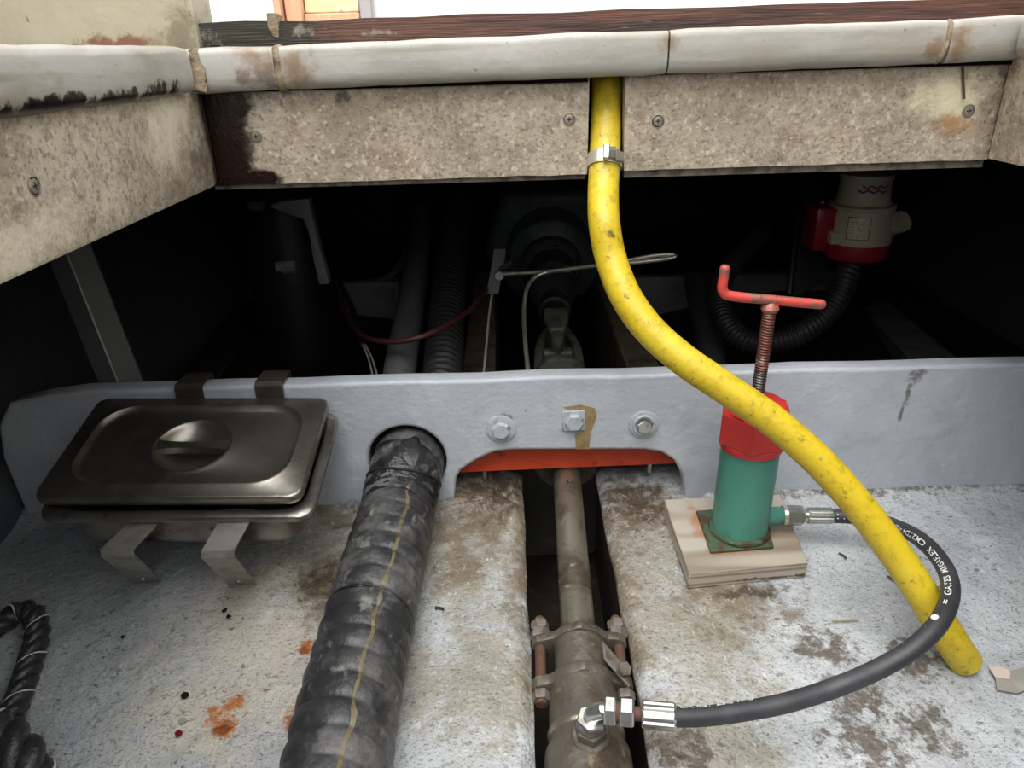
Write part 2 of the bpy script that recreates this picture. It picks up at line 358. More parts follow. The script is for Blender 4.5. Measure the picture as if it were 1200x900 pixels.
def prism(poly, off):
    n = len(poly); off = Vector(off); V = [Vector(p) for p in poly]; V += [p + off for p in V]
    F = [tuple(range(n))[::-1], tuple(range(n, 2 * n))] + [(i, (i + 1) % n, (i + 1) % n + n, i + n) for i in range(n)]
    return V, F
def box(x0, x1, y0, y1, z0, z1): return prism([(x0, y0, z0), (x1, y0, z0), (x1, y1, z0), (x0, y1, z0)], (0, 0, z1 - z0))
def bev(geo, w, seg=2):
    bm = bmesh.new(); vs = [bm.verts.new(v) for v in geo[0]]
    for f in geo[1]: bm.faces.new([vs[i] for i in f])
    bmesh.ops.recalc_face_normals(bm, faces=bm.faces)
    es = [e for e in bm.edges if len(e.link_faces) == 2 and e.calc_face_angle(0) > .35]
    bmesh.ops.bevel(bm, geom=es, offset=w, segments=seg, affect='EDGES', profile=.5)
    bm.verts.index_update(); r = ([v.co.copy() for v in bm.verts], [tuple(v.index for v in f.verts) for f in bm.faces]); bm.free(); return r
def ribbon(pts, width_dir, w, th, nrm):
    """flat strip along pts: width_dir fixed, thickness th along averaged normals"""
    pts = [Vector(p) for p in pts]; wd = Vector(width_dir).normalized() * w / 2; V = []; F = []
    for i, p in enumerate(pts):
        t = (pts[min(i + 1, len(pts) - 1)] - pts[max(0, i - 1)]).normalized(); n = t.cross(wd.normalized()).normalized() * th
        V += [p - wd, p + wd, p + wd + n, p - wd + n]
    for i in range(len(pts) - 1):
        a = i * 4
        for k in range(4): F.append((a + k, a + (k + 1) % 4, a + 4 + (k + 1) % 4, a + 4 + k))
    F += [(0, 1, 2, 3), tuple(len(V) - 4 + k for k in (3, 2, 1, 0))]
    return V, F
def nz(x, y, z=0., s=1.): return noise.noise(Vector((x * s, y * s, z * s)))

# ================================================================== THE SETTING
CL, CR = .012, .125            # sides of the shaft trough
def floor_half(sign):
    edge = CL if sign < 0 else CR
    outer = -.74 if sign < 0 else 1.15
    n = 110; cols = []
    for i in range(n + 1):                                   # denser near the trough
        t = (i / n) ** 1.4; cols.append(edge + (outer - edge) * t)
    ys = [-1.5 + i * (1.5 + .085) / 210 for i in range(211)]
    def z(x, y):
        d = abs(x - edge); e = fz(y)
        e += .0035 * nz(x, y, 0, 9) + .0018 * nz(x, y, 3, 28) + .0008 * nz(x, y, 5, 80)
        e -= .012 * max(0, 1 - d / .018) ** 2                 # rounded arris
        inarch = -.03 < x < .27
        if not inarch: e += .010 * math.exp(-abs(min(y, 0)) / .010)      # paint fillet against the bulkhead
        e += .006 * math.exp(-((x - edge + sign * -.06) / .05) ** 2) * math.exp(-((y + .33) / .06) ** 2)
        return e
    V = []; F = []
    for y in ys:
        V.append((edge + sign * .001 + .003 * nz(edge, y, 2, 14), y, fz(y) - .024))
        for i, x in enumerate(cols): V.append((x + (.003 * nz(edge, y, 2, 14) if i == 0 else 0), y, z(x, y)))
    m = len(cols) + 1
    for j in range(len(ys) - 1):
        for i in range(m - 1): a = j * m + i; F.append((a, a + 1, a + m + 1, a + m))
    k = len(V)                                               # end face beyond the arch
    base = (len(ys) - 1) * m
    for i in range(m): V.append((V[base + i][0], ys[-1], -.19))
    for i in range(4, m - 1): F.append((base + i, base + i + 1, k + i + 1, k + i))
    return V, F
def trough_side(sign):
    edge = CL if sign < 0 else CR; V = []; F = []
    for j in range(81):
        y = -1.5 + 1.585 * j / 80; q = .003 * nz(edge, y, 2, 14)
        for (dx, z) in ((.002, fz(y) - .020), (.002, fz(y) - .045), (.003, fz(y) - .09), (.004, -.19)): V.append((edge + sign * dx + q, y, z))
    for j in range(80):
        for i in range(3): a = j * 4 + i; F.append((a, a + 1, a + 5, a + 4))
    return V, F
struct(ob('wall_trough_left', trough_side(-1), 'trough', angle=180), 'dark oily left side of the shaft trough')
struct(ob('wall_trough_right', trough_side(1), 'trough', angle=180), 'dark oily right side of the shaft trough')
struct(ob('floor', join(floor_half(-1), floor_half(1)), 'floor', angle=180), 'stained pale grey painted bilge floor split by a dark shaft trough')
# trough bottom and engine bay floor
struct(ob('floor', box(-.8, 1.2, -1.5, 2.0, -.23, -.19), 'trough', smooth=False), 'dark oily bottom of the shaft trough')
def bayfloor():
    V = []; F = []; nx, ny = 60, 40
    for j in range(ny + 1):
        y = .12 + 1.88 * j / ny
        for i in range(nx + 1):
            x = -.9 + 2.2 * i / nx; d = min(abs(x - .07) - .06, .6)
            zz = -.14 + .18 * max(0, d) + .006 * nz(x, y, 1, 12) if d > 0 else -.185
            V.append((x, y, zz))
    for j in range(ny):
        for i in range(nx): a = j * (nx + 1) + i; F.append((a, a + 1, a + nx + 2, a + nx + 1))
    return V, F
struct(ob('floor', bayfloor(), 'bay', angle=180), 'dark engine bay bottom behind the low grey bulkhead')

# low bulkhead with the trough arch and the hose hole
def bulkhead():
    pts2 = []
    for (x, y) in ((803, 590), (803, 575), (799, 556), (790, 540), (775, 530.5), (755, 527.5)): p = PY(x, y, 0); pts2.append((p.x, p.z))
    for (x, y) in ((680, 527.5), (600, 528), (580, 530), (560, 539), (541, 551), (535, 560), (532, 590)): p = PY(x, y, 0); pts2.append((p.x, p.z))
    outer = [(1.15, -.08), (pts2[0][0], -.08)] + pts2 + [(pts2[-1][0], -.08), (-.70, -.08), (-.71, .10), (-.70, .15), (-.675, .184), (-.62, .193)]
    for i in range(1, 37): x = -.62 + 1.77 * i / 37; outer.append((x, .198 + .0022 * nz(x, 0, 0, 9) - .004 * max(0, x - .4)))
    outer.append((1.15, .192))
    hc = PY(477.5, 541, 0); hole = [(hc.x + .0545 * math.cos(a), hc.z + .0555 * math.sin(a)) for a in [2 * math.pi * k / 48 for k in range(48)]]
    cu = bpy.data.curves.new('bulkhead', 'CURVE'); cu.dimensions = '2D'; cu.fill_mode = 'BOTH'
    for poly in (outer, hole):
        sp = cu.splines.new('POLY'); sp.points.add(len(poly) - 1); sp.use_cyclic_u = True
        for q, p in zip(sp.points, poly): q.co = (p[0], p[1], 0, 1)
    cu.extrude = .010; cu.bevel_depth = .005; cu.bevel_resolution = 3; cu.offset = -.005
    t = bpy.data.objects.new('t', cu); COL.objects.link(t)
    dg = bpy.context.evaluated_depsgraph_get(); me = bpy.data.meshes.new_from_object(t.evaluated_get(dg))
    V = [Vector((v.co.x, .015 - v.co.z, v.co.y)) for v in me.vertices]; F = [tuple(p.vertices) for p in me.polygons]
    bpy.data.objects.remove(t); return V, F
wf = struct(ob('wall_front', bulkhead(), 'bulkhead', angle=50), 'low grey-blue painted bulkhead with hose hole and arched cut-out')
# bolts of the bulkhead, the glue stain
def bolt_at(x, y, sq, parent, r, hr):
    p = PY(x, y, 0); b = Vector((p.x, -.0002, p.z)); d = (0, -1, 0)
    if sq:
        w = .0155; z = b.z; g = bev(prism([(b.x - w, 0, z - w), (b.x + w, 0, z - w * .96), (b.x + w * .97, 0, z + w), (b.x - w, 0, z + w * .97)], (0, -.003, 0)), .0008, 1)
    else: g = lathe(b, d, [(0, r), (.0022, r), (.003, r * .92), (.0022, r * .62), (.002, .001)], 28)
    wsh = ob('washer', g, 'bolt_paint', parent); return b, wsh
for (x, y, sq, r, hr, rot, txt) in ((587, 502, False, .0205, .0125, .2, 'round washer and hexagonal bolt head left of the square washer'),
                                     (672.5, 492.5, True, .02, .0125, .5, 'square washer and hexagonal bolt head'),
                                     (754, 497, False, .0205, .0105, .1, 'chipped round washer and bolt head')):
    p = PY(x, y, 0); t = thing('bulkhead_bolt', 'grey painted hexagonal bolt with a square washer beside the brown glue stain' if sq else ('clean grey bolt with round washer on bulkhead beside the corrugated hose' if x < 600 else 'chipped bare-metal bolt with round washer on bulkhead beside the green pump'), 'bolt', (p.x, 0, p.z), 'bolts through the low bulkhead')
    b, wsh = bolt_at(x, y, sq, t, r, hr)
    ob('bolt_head', hexnut(b + Vector((0, -.002, 0)), (0, -1, 0), hr, .009, rot=rot), 'bolt_paint' if x < 700 else 'chrome', t, smooth=False)
    if x > 700: ob('inner_ring', lathe(b + Vector((0, -.002, 0)), (0, -1, 0), [(0, .0155), (.003, .0155), (.004, .0145), (.003, .012)], 26, (False, False)), 'bolt_paint', t)
st = [PY(x, y, 0) for x, y in ((660, 477), (680, 474), (697, 478), (699, 486), (696, 497), (692, 508), (690, 526), (675, 526), (674, 509), (683, 503), (686, 480), (668, 481))]
tag(ob('glue_stain', prism([(p.x, -.0008, p.z) for p in st], (0, .0006, 0)), 'glue', smooth=False, loc=(st[0].x, 0, st[6].z)), 'brown glue stain running down the bulkhead from the square washer', 'stain')

# red plate behind the arch
rp = [PY(x, y, .035) for x, y in ((520, 553.5), (815, 541))]
t = thing('red_cross_plate', 'orange-red painted steel plate spanning the arch above the propeller shaft', 'plate', (.09, .04, .04))
ob('plate', bev(prism([(rp[0].x, .032, rp[0].z), (rp[1].x, .032, rp[1].z), (rp[1].x, .036, .15), (rp[0].x, .036, .15)], (0, .006, 0)), .001, 1), 'orange', t)
for x, y in ((568, 556), (762, 548)):
    p = PY(x, y, .04); ob('bolt_end', lathe((p.x, .045, p.z + .02), (0, 0, -1), [(0, .0035), (.029, .0035), (.031, .002)], 10), 'chrome', t)

# hull sides, far end, deck overhead
struct(ob('wall_left', prism([(-.735, -1.5, -.2), (-.71, -1.5, 0.02), (-.86, -1.5, .6), (-.95, -1.5, .6), (-.95, -1.5, -.2)], (0, 3.5, 0)), 'hull', smooth=False), 'dark grey hull side in shadow at the left')
struct(ob('wall_right', prism([(1.12, -1.5, -.2), (1.12, -1.5, 0.06), (1.2, -1.5, .6), (1.3, -1.5, .6), (1.3, -1.5, -.2)], (0, 3.5, 0)), 'hull', smooth=False), 'dark grey hull side in shadow at the right')
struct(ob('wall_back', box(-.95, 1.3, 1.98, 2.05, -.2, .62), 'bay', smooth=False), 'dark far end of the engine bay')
struct(ob('wall_stern', box(-.95, 1.3, -1.55, -1.5, -.2, .62), 'hull', smooth=False), 'grey hull end behind the hatch')
HX0, HX1, HY = -.340, .560, -.026
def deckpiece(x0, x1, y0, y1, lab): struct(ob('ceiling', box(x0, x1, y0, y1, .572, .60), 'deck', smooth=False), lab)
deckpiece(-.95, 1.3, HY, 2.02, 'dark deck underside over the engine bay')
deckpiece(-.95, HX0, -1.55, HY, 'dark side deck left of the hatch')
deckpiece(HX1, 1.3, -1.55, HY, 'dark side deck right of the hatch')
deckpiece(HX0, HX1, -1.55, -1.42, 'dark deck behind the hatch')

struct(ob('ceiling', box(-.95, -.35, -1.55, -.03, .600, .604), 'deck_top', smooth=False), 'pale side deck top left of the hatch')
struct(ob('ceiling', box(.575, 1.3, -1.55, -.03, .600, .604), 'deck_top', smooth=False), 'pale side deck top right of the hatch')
# coaming boards with their screws
X0 = PY(258, 216, -.045).x; X1 = PY(1157, 186, -.045).x
screw_mesh = None
def screw(parent, p, d, idx):
    global screw_mesh
    d, u, w = basis(d)
    if screw_mesh is None:
        g = lathe((0, 0, 0), (0, 0, 1), [(0, .0072), (.0004, .0072), (.0006, .0064), (-.0004, .0060), (-.0004, .0055), (.0007, .0050), (.0009, .0030), (.0009, .0002)], 20)
        sl = join(box(-.0026, .0026, -.0006, .0006, .0006, .00105), box(-.0006, .0006, -.0026, .0026, .0006, .0011))
        V, F = join(g, sl); me = bpy.data.meshes.new('screw'); me.from_pydata([tuple(v) for v in V], [], F); me.materials.append(M['screw']); me.materials.append(M['wire_black'])
        for i_, q in enumerate(me.polygons): q.material_index = 1 if i_ >= len(g[1]) else 0
        screw_mesh = me
    o = bpy.data.objects.new('screw', screw_mesh); COL.objects.link(o); o.parent = parent
    o.matrix_world = Matrix.Translation(Vector(p) - ORG[parent]) @ Matrix((u, w, d)).transposed().to_4x4()
    return o
def front_board(corners, name, lab):
    P = [PY(x, y, -.045) for x, y in corners]
    # finely divided so that the lower edge is uneven
    n = 30; poly = []
    for i in range(n + 1): t = i / n; poly.append(P[0].lerp(P[1], t))
    for i in range(n + 1): t = i / n; q = P[2].lerp(P[3], t); q.z += .0012 * nz(q.x, 0, 0, 30); poly.append(q)
    return struct(ob(name, prism(poly, (0, .018, 0)), 'board', smooth=False), lab)
b1 = front_board(((238, 95), (691, 80), (688, 204), (243, 218)), 'trim_1', 'mouldy painted coaming board left of the yellow hose')
b2 = front_board(((733, 78), (1186, 60), (1157, 187), (731, 200)), 'trim_2', 'mouldy painted coaming board right of the yellow hose')
e1 = PY(450, 213, -.045).z - .0012
for (xa, xb, par) in ((-.330, .090, b1), (.134, .541, b2)):
    ob('backing_strip', box(xa, xb, -.040, -.022, e1 - .003, e1 + .006), 'board_edge', par, smooth=False)
zb = PX(0, 330, X0).z
lb = [(X0, -1.42, zb + .004), (X0, -.052, zb - .006), (X0, -.046, zb + .004), (X0, -.046, .575), (X0, -1.42, .575)]
b3 = struct(ob('trim_3', bev(prism(lb, (-.018, 0, 0)), .004, 2), 'board_side'), 'pale mouldy coaming board along the left side of the hatch')
b4 = struct(ob('trim_4', prism([(X1, -1.42, zb), (X1, -.046, zb - .002), (X1, -.046, .575), (X1, -1.42, .575)], (.018, 0, 0)), 'board_side', smooth=False), 'mouldy coaming board along the right side of the hatch')
for (x, y, par) in ((300, 160, b1), (667, 140, b1), (771, 142, b2), (1135, 130, b2)):
    p = PY(x, y, -.045); screw(par, p, (0, -1, 0), 0)
screw(b3, PX(40, 218, X0), (1, 0, 0), 0)

# white moulded lip round the hatch, in sections with sealed joints
def lipprof(k=1.):
    zt = .611; zb_ = .568
    return [(0, zb_ + .002), (-.010, zb_), (-.016, zb_ + .002), (-.0195, zb_ + .007), (-.0208, zb_ + .014), (-.0205, zt - .008), (-.0195, zt - .003), (-.0165, zt - .0005), (-.010, zt), (.022, zt), (.022, zb_ + .02), (0, zb_ + .02)]
def lip_run(A, B, inward, rise=(0, 0)):
    """A,B: points at board face (x, y); inward: unit toward the hatch opening"""
    A = Vector((A[0], A[1], 0)); B = Vector((B[0], B[1], 0)); iv = Vector((inward[0], inward[1], 0)); n = max(4, int((B - A).length / .02)); V = []; F = []
    pr = lipprof(); m = len(pr)
    for i in range(n + 1):
        t = i / n; c = A.lerp(B, t); dz = rise[0] * (1 - t) + rise[1] * t
        e = min(t, 1 - t) * (B - A).length; q = 0.0010 * max(0, 1 - e / .004)
        for (o, z) in pr: V.append(c - iv * (o + q if o < -.005 else o) + Vector((0, 0, z + dz + .0012 * nz(c.x * 2, c.y * 2, z, 12) - (q if z > .59 else -q * .4))))
    for i in range(n):
        for k in range(m): a = i * m + k; b = i * m + (k + 1) % m; F.append((a, b, b + m, a + m))
    F += [tuple(range(m)), tuple(range(n * m, n * m + m))[::-1]]
    return V, F
lip = bpy.data.objects.new('trim_5', None); COL.objects.link(lip); ORG[lip] = Vector((0, 0, 0)); struct(lip, 'white moulded lip running round the hatch above the boards')
yb0 = -.045
xs = [PY(x, 75, -.065).x for x in (183, 325, 783, 1106)]
rs = (-.004, -.003, 0, .004)
secs = [((X0 - .006, -1.40), (X0 - .006, yb0 - .055), (1, 0), (.004, -.002)),
        ((X0 - .006, yb0 - .015), (xs[1] - .004, yb0), (0, -1), (-.004, -.003)),
        ((xs[1] + .003, yb0), (xs[2] - .001, yb0), (0, -1), (-.003, .001)),
        ((xs[2] + .001, yb0), (xs[3] - .003, yb0), (0, -1), (.001, .003)),
        ((xs[3] + .003, yb0), (X1 + .005, yb0), (0, -1), (.003, .005)),
        ((X1 + .004, yb0 - .03), (X1 + .004, -1.40), (-1, 0), (.006, .006))]
for (a, b, iv, rr) in secs: ob('lip_section', lip_run(a, b, iv, rr), 'lip', lip, angle=60)
for (xa, xb, dz_) in ((X0, .0905, -.0015), (.133, X1, .0035)): ob('lip_shadow_strip', box(xa, xb, yb0 - .005, yb0 - .0005, .5650 + dz_, .5705 + dz_), 'gap', lip, smooth=False)  # dark strips painting in the shadow under the lip's overhang
def bead(x, y, w, zt=.613, zb_=.567, lean=0.):
    pts = []
    for i in range(14):
        t = i / 13; z = zb_ + (zt - zb_) * t; dy = -.0205 + .008 * (max(0, t - .85) / .15) ** 2 + .006 * (max(0, .15 - t) / .15) ** 2
        pts.append(Vector((x + lean * (t - .5) + .0015 * nz(z, x, 0, 60), y + dy, z)))
    return tube(pts, lambda t: w, 10, rf=lambda s, th: 1 + .25 * nz(s * 3, th, x, 40))
ob('joint_sealant', bead(xs[1], yb0 + .0055, .006, .604), 'sealant', lip)
ob('joint_sealant', bead(xs[3], yb0 + .005, .005, .609, .575, .008), 'sealant', lip)
ob('joint_sealant', tube([Vector((X0 + .010 + .002 * nz(i, 0, 0, .7), yb0 - .034 + .010 * (i / 9), .566 + .038 * i / 9)) for i in range(10)], .0085, 10, rf=lambda s, th: 1 + .3 * nz(s, th * .3, 0, 60)), 'sealant', lip)

# brown sill, cream panel, white cabin wall and door beyond
sa, sb = PY(236, 55, -.02), PY(1200, 18, -.02)
n = 60; V = []
topz = [0.6315 + .0025 * nz(i * .3, 0) + .004 * (i / n) for i in range(n + 1)]
poly = [(sa.x, -.018, .60), (1.2, -.018, .60)] + [(sa.x + (1.2 - sa.x) * i / n, -.018, topz[i]) for i in range(n, -1, -1)]
sill = struct(ob('trim_6', prism(poly, (0, .045, 0)), 'sill', smooth=False), 'weathered dark brown wooden sill above the white lip')
fl = []
fp = PY(322, 32, -.02)
tag(ob('white_paint_drip', bev(prism([(fp.x - .007, -.0195, fp.z + .014), (fp.x - .008, -.0195, fp.z), (fp.x - .003, -.0195, fp.z - .010), (fp.x + .003, -.0195, fp.z - .010), (fp.x + .005, -.0195, fp.z + .004), (fp.x + .010, -.0195, fp.z + .010), (fp.x + .004, -.0195, fp.z + .014)], (0, .0035, 0)), .0008, 1), 'sealant', loc=(fp.x, -.019, fp.z)), 'whitish sealant lump stuck to the brown sill', 'sealant')
cx = PY(232, 30, -.02).x
struct(ob('wall_cabin_left', bev(box(-1.2, cx, -.025, .03, .60, 1.0), .003, 2), 'cream'), 'dirty cream painted panel beside the brown sill')
struct(ob('wall_cabin', box(-1.2, 1.6, .62, .66, .60, 1.5), 'white_wall', smooth=False), 'bright white cabin wall beyond the sill')
struct(ob('ceiling', box(-1.2, 1.6, .03, .62, .601, .606), 'deck_top', smooth=False), 'pale deck top between sill and cabin wall')
struct(ob('wall_sky_blocker_left', bev(box(-.68, -.62, -1.55, -.026, .60, 1.25), .004, 2), 'cream'), 'unseen cream wall added left of the hatch to narrow the sky')  # added out of frame to cut the sky and darken the bilge sides
struct(ob('wall_sky_blocker_right', bev(box(.66, .72, -1.55, -.026, .60, 1.25), .004, 2), 'cream'), 'unseen cream wall added right of the hatch to narrow the sky')  # its twin, likewise added to block sky light from the right
d1 = bpy.data.objects.new('door_1', None); COL.objects.link(d1); ORG[d1] = Vector((0, 0, 0)); struct(d1, 'wooden door frame with yellow panel in the white cabin wall')
def dpart(nm, xa, xb, mt, y0, z0=.606, z1=1.2):
    a = PY(xa, 10, .6).x; b = PY(xb, 10, .6).x; ob(nm, bev(box(a, b, y0, .615, z0, z1), .002, 1), mt, d1)
dpart('door_jamb', 325, 334, 'orange_wood', .575); dpart('door_post', 336, 356, 'orange_wood', .585)
dpart('door_panel', 357, 421, 'yellow_panel', .60, .665); dpart('bottom_rail', 357, 421, 'orange_wood', .592, .64, .664); dpart('door_strip', 422, 437, 'grey_strip', .59)

# ================================================================== CORRUGATED BLACK HOSE
hp = [PY(478, 541, .10), PY(477.5, 540, 0), PF(468, 590, .050), PF(455, 640, .0515), PF(440, 700, .052), PF(420, 780, .052), PF(404, 850, .052), PF(388, 930, .052), PF(364, 1010, .052)]
hp[1].z -= .007; hp[0] = hp[1] + Vector((.006, .12, -.005))
hpts = resample(catmull(hp, 24), .0022)
def ribs(s, th):
    ph = (s / .0285 + th / (2 * math.pi)) % 1
    bulge = abs(math.sin(math.pi * ph)) ** .45
    wr = .5 * nz(math.cos(th) * 2, math.sin(th) * 2, s * 40, 1.6) + .3 * nz(math.cos(th) * 5, math.sin(th) * 5, s * 90)
    return .905 + .095 * bulge + .035 * wr
t = thing('corrugated_hose', 'large black corrugated hose coming out of the bulkhead hole', 'hose', PF(400, 850, 0))
ob('hose_body', tube(hpts, lambda q: .0505, 56, rf=ribs), 'duct', t, angle=180)
hs = [p for p in hpts if -.10 < p.y < .03]
ob('wrapped_sleeve', tube(hs, lambda q: .0470 + .0035 * math.sin(math.pi * min(1, (1 - q) * 1.1)), 48, False, rf=lambda s, th: 1 + .06 * nz(math.cos(th) * 3, math.sin(th) * 3, s * 55) + .03 * nz(math.cos(th) * 9, math.sin(th) * 9, s * 120)), 'ductdark', t, angle=180)
ti = min(range(len(hpts)), key=lambda i: abs(hpts[i].y + .028))
d, u, w = basis(hpts[ti + 2] - hpts[ti - 2], up=(0, 0, 1))
ob('cable_tie', tube([hpts[ti] + (u * math.cos(a) + w * math.sin(a)) * .0505 + d * .008 * math.cos(a) for a in [2 * math.pi * k / 40 for k in range(41)]], .0018, 8), 'wire_black', t)
ti = min(range(len(hpts)), key=lambda i: abs(hpts[i].y + .262))
d, u, w = basis(hpts[ti + 2] - hpts[ti - 2], up=(0, 0, 1))
ob('wrap_seam', tube([hpts[ti] + (u * math.cos(a) + w * math.sin(a)) * (.0488 + .0006 * math.sin(a * 5)) - d * .0285 * a / (2 * math.pi) for a in [2 * math.pi * k / 48 - math.pi for k in range(49)]], .0026, 8), 'ductdark', t)
# dried amber streak along the top of the hose
V = []; F = []; T_, U_ = frames(hpts); k = 0; s = 0
for i, p in enumerate(hpts):
    if i: s += (p - hpts[i - 1]).length
    if p.y > -.05 or p.y < -.47: continue
    tt = (-.05 - p.y) / .42
    dd, uu, ww = basis(T_[i], up=(0, 0, 1)); ang = -.42 - .06 * math.sin(tt * 7) + .10 * nz(s, 2, 0, 30) + (.5 * max(0, tt - .72) if tt > .72 else 0)
    wdt = .055 * (.75 + .6 * nz(s, 0, 0, 30) + .5 * nz(s, 5, 0, 110))
    thh = lambda a: math.atan2((uu * math.cos(a) + ww * math.sin(a)).dot(T_[i].cross(U_[i])), (uu * math.cos(a) + ww * math.sin(a)).dot(U_[i]))
    for a in (ang - wdt, ang - wdt * .3, ang + wdt * .3, ang + wdt):
        V.append(p + (uu * math.cos(a) + ww * math.sin(a)) * (.0505 * ribs(s, thh(a)) + .0007))
    k += 1
for i in range(k - 1):
    for j in range(3): F.append((i * 4 + j, i * 4 + j + 1, i * 4 + j + 5, i * 4 + j + 4))
ob('amber_streak', (V, F), 'amber', t, angle=180)

# ================================================================== PROPELLER SHAFT AND STERN GLAND
SA = Q(664, 555, 1.107); SD = (SA - Q(678, 743, .863)).normalized()
def sh(t): return SA + SD * t            # t: metres forward of the arch
t = thing('propeller_shaft', 'bare worn steel propeller shaft running along the trough', 'shaft', sh(-.27))
ob('shaft_rod', lathe(sh(-.36), SD, [(0, .0203), (.48, .0203)], 36), 'shaft', t)
ob('collar', lathe(sh(.022), SD, [(0, .047), (.004, .051), (.018, .051), (.022, .046)], 32), 'gland', t)
ob('set_screw', hexnut(sh(-.045) + Vector((.002, 0, .019)), (0, -.1, 1), .005, .006), 'gland', t, smooth=False)
def on_axis(y):                         # t on the shaft axis seen at image row y
    lo, hi = -.6, 3.
    inv = ROT.transposed()
    def row(tv): c = inv @ (sh(tv) - CAM); return 450 - FPX * c.y / -c.z
    for _ in range(50):
        m_ = (lo + hi) / 2
        if row(m_) > y: lo = m_
        else: hi = m_
    return lo
def rad(px, tv): c = ROT.transposed() @ (sh(tv) - CAM); return px * -c.z / FPX
tF = on_axis(757); tL = on_axis(797)
_, su, sw = basis(SD, up=(0, 0, 1)); sx = su.cross(SD).normalized()
if sx.x < 0: sx = -sx
t = thing('stern_gland', 'dull bronze stern gland with two bolted flanges round the propeller shaft', 'gland', sh(tL))
def oval(tc, L, h, thick, rc):
    pts = []
    c = sh(tc)
    for a in range(0, 360, 8):
        A = math.radians(a); ca, sa_ = math.cos(A), math.sin(A)
        # lozenge: big middle circle blended into small end lobes
        best = 0
        for (cx_, r_) in ((0, rc), (L - h, h), (-(L - h), h)):
            bq = -cx_ * ca; disc = bq * bq - (cx_ * cx_ - r_ * r_)
            if disc >= 0: best = max(best, -bq + math.sqrt(disc))
        mid = 1 / (abs(ca) / L + abs(sa_) / (rc * 1.12)) * 1.0
        best = max(best, mid if mid < L else best)
        pts.append(c + sx * ca * best + su * sa_ * best)
    return bev(prism(pts, SD * thick), .0018, 2)
ob('gland_flange', oval(tF - .002, .0545, .014, .011, .032), 'gland', t)
ob('gland_sleeve', lathe(sh(tL), SD, [(0, .0295), (tF - tL, .0295)], 32), 'gland', t)
ob('packing_ring', lathe(sh(tF + .008), SD, [(0, .026), (.006, .0245), (.007, .0205)], 32), 'shaft', t)
ob('box_flange', oval(tL - .014, .0550, .014, .013, .0355), 'gland', t)
tE = on_axis(880)
ob('box_body', lathe(sh(tE - .20), SD, [(0, .0435), (.188, .0435), (.197, .0425), (.203, .0385), (.20 + tL - tE - .03, .0370), (.20 + tL - tE - .012, .0350)], 40), 'gland', t)
ob('raised_ring', lathe(sh(tE + .010), SD, [(0, .0378), (.003, .0398), (.007, .0398), (.010, .0375)], 36, (False, False)), 'shaft', t)
for sg in (-1, 1):
    p0 = sh(tL) + sx * sg * .045; 
    ob('stud', lathe(p0 - SD * .030, SD, [(0, .0062), (.03 + tF - tL + .038, .0062), (.03 + tF - tL + .040, .005)], 14), 'rust', t)
    q = sh(tF + .009) + sx * sg * .045
    ob('nut', hexnut(q, SD, .0115, .013, rot=.3), 'rust_nut', t, smooth=False)
    ob('nut', hexnut(q + SD * .0135, SD, .0108, .011, rot=.7), 'rust_nut', t, smooth=False)
    ob('nut', hexnut(sh(tL - .026) + sx * sg * .045, SD, .0105, .011, rot=.4), 'rust_nut', t, smooth=False)
# small locking tab with a bolt on the right
tb = Q(712, 793, .70); tc = Q(727, 800, .70)
ta = sh(tL + .012) + sx * .022 + su * .034; tb2 = sh(tL - .012) + sx * .047 + su * .018
ob('locking_tab', bev(ribbon([ta, ta.lerp(tb2, .5), tb2], SD, .022, .003, None), .0005, 1), 'rust_nut', t)
ob('tab_bolt', hexnut(sh(tL - .006) + sx * .040 + su * .024, (su * .8 + sx * .5 - SD * .3), .008, .011), 'rust_nut', t, smooth=False)

# ================================================================== GREASE PUMP ON ITS BLOCK
bc4 = [PF(x, y, .024) for x, y in ((778, 585), (914, 579), (947, 660), (808, 673))]
bcen = sum(bc4, Vector()) / 4
upn = Vector((0, -SL, 1)).normalized()
tag(ob('plywood_block', bev(prism([p - upn * .024 for p in bc4], upn * .024), .0012, 1), 'plyblock', loc=bcen - upn * .024), 'pale square plywood block under the green grease pump', 'block')
pc4 = [PF(x, y, .029) for x, y in ((816, 598), (893, 592), (907, 640), (833, 646))]
gp = thing('grease_pump', 'green screw-down grease pump with red cap and red crank handle', 'pump', bcen)
ob('base_plate', bev(prism([p - upn * .0045 for p in pc4], upn * .0045), .0008, 1), 'greenplate', gp)
cb = PF(866, 619, .029)                                   # cylinder axis foot
GA = (PY(887, 470, cb.y - .0) - cb).normalized()
GA = Vector((GA.x * .5, -.02, 1)).normalized()
def axh(x, y): q = PY(x, y, cb.y); return (q - cb).dot(GA)
h_cap0 = axh(878, 519); h_cap1 = axh(884, 474)
ob('cylinder', lathe(cb, GA, [(0, .0355), (h_cap0 + .004, .0355)], 40), 'green', gp)
ob('weld_bead', tube([cb + Vector((math.cos(a) * .0355, math.sin(a) * .0355, .001)) for a in [2 * math.pi * k / 40 for k in range(41)]], .004, 8, rf=lambda s, th: 1 + .35 * nz(s, th * .2, 0, 90)), 'greenplate', gp)
ob('cap_flange', lathe(cb + GA * (h_cap0 - .002), GA, [(0, .0375), (.005, .0385), (.009, .0380), (.010, .036)], 40), 'red', gp)
hx_h = h_cap1 - h_cap0
ob('hex_cap', lathe(cb + GA * (h_cap0 + .006), GA, [(0, .0415), (.003, .0435), (hx_h - .012, .0435), (hx_h - .004, .0400)], 6, rot=.22), 'red', gp, smooth=False)
ob('cap_dome', lathe(cb + GA * (h_cap0 + hx_h - .0025), GA, [(0, .0385), (.004, .0375), (.009, .032), (.011, .02), (.012, .008)], 40), 'red', gp)
h_rod = axh(905, 359); h_split = axh(893, 432)
def thr(s, th): return 1 + .09 * math.sin(2 * math.pi * (s / .0034) + th)
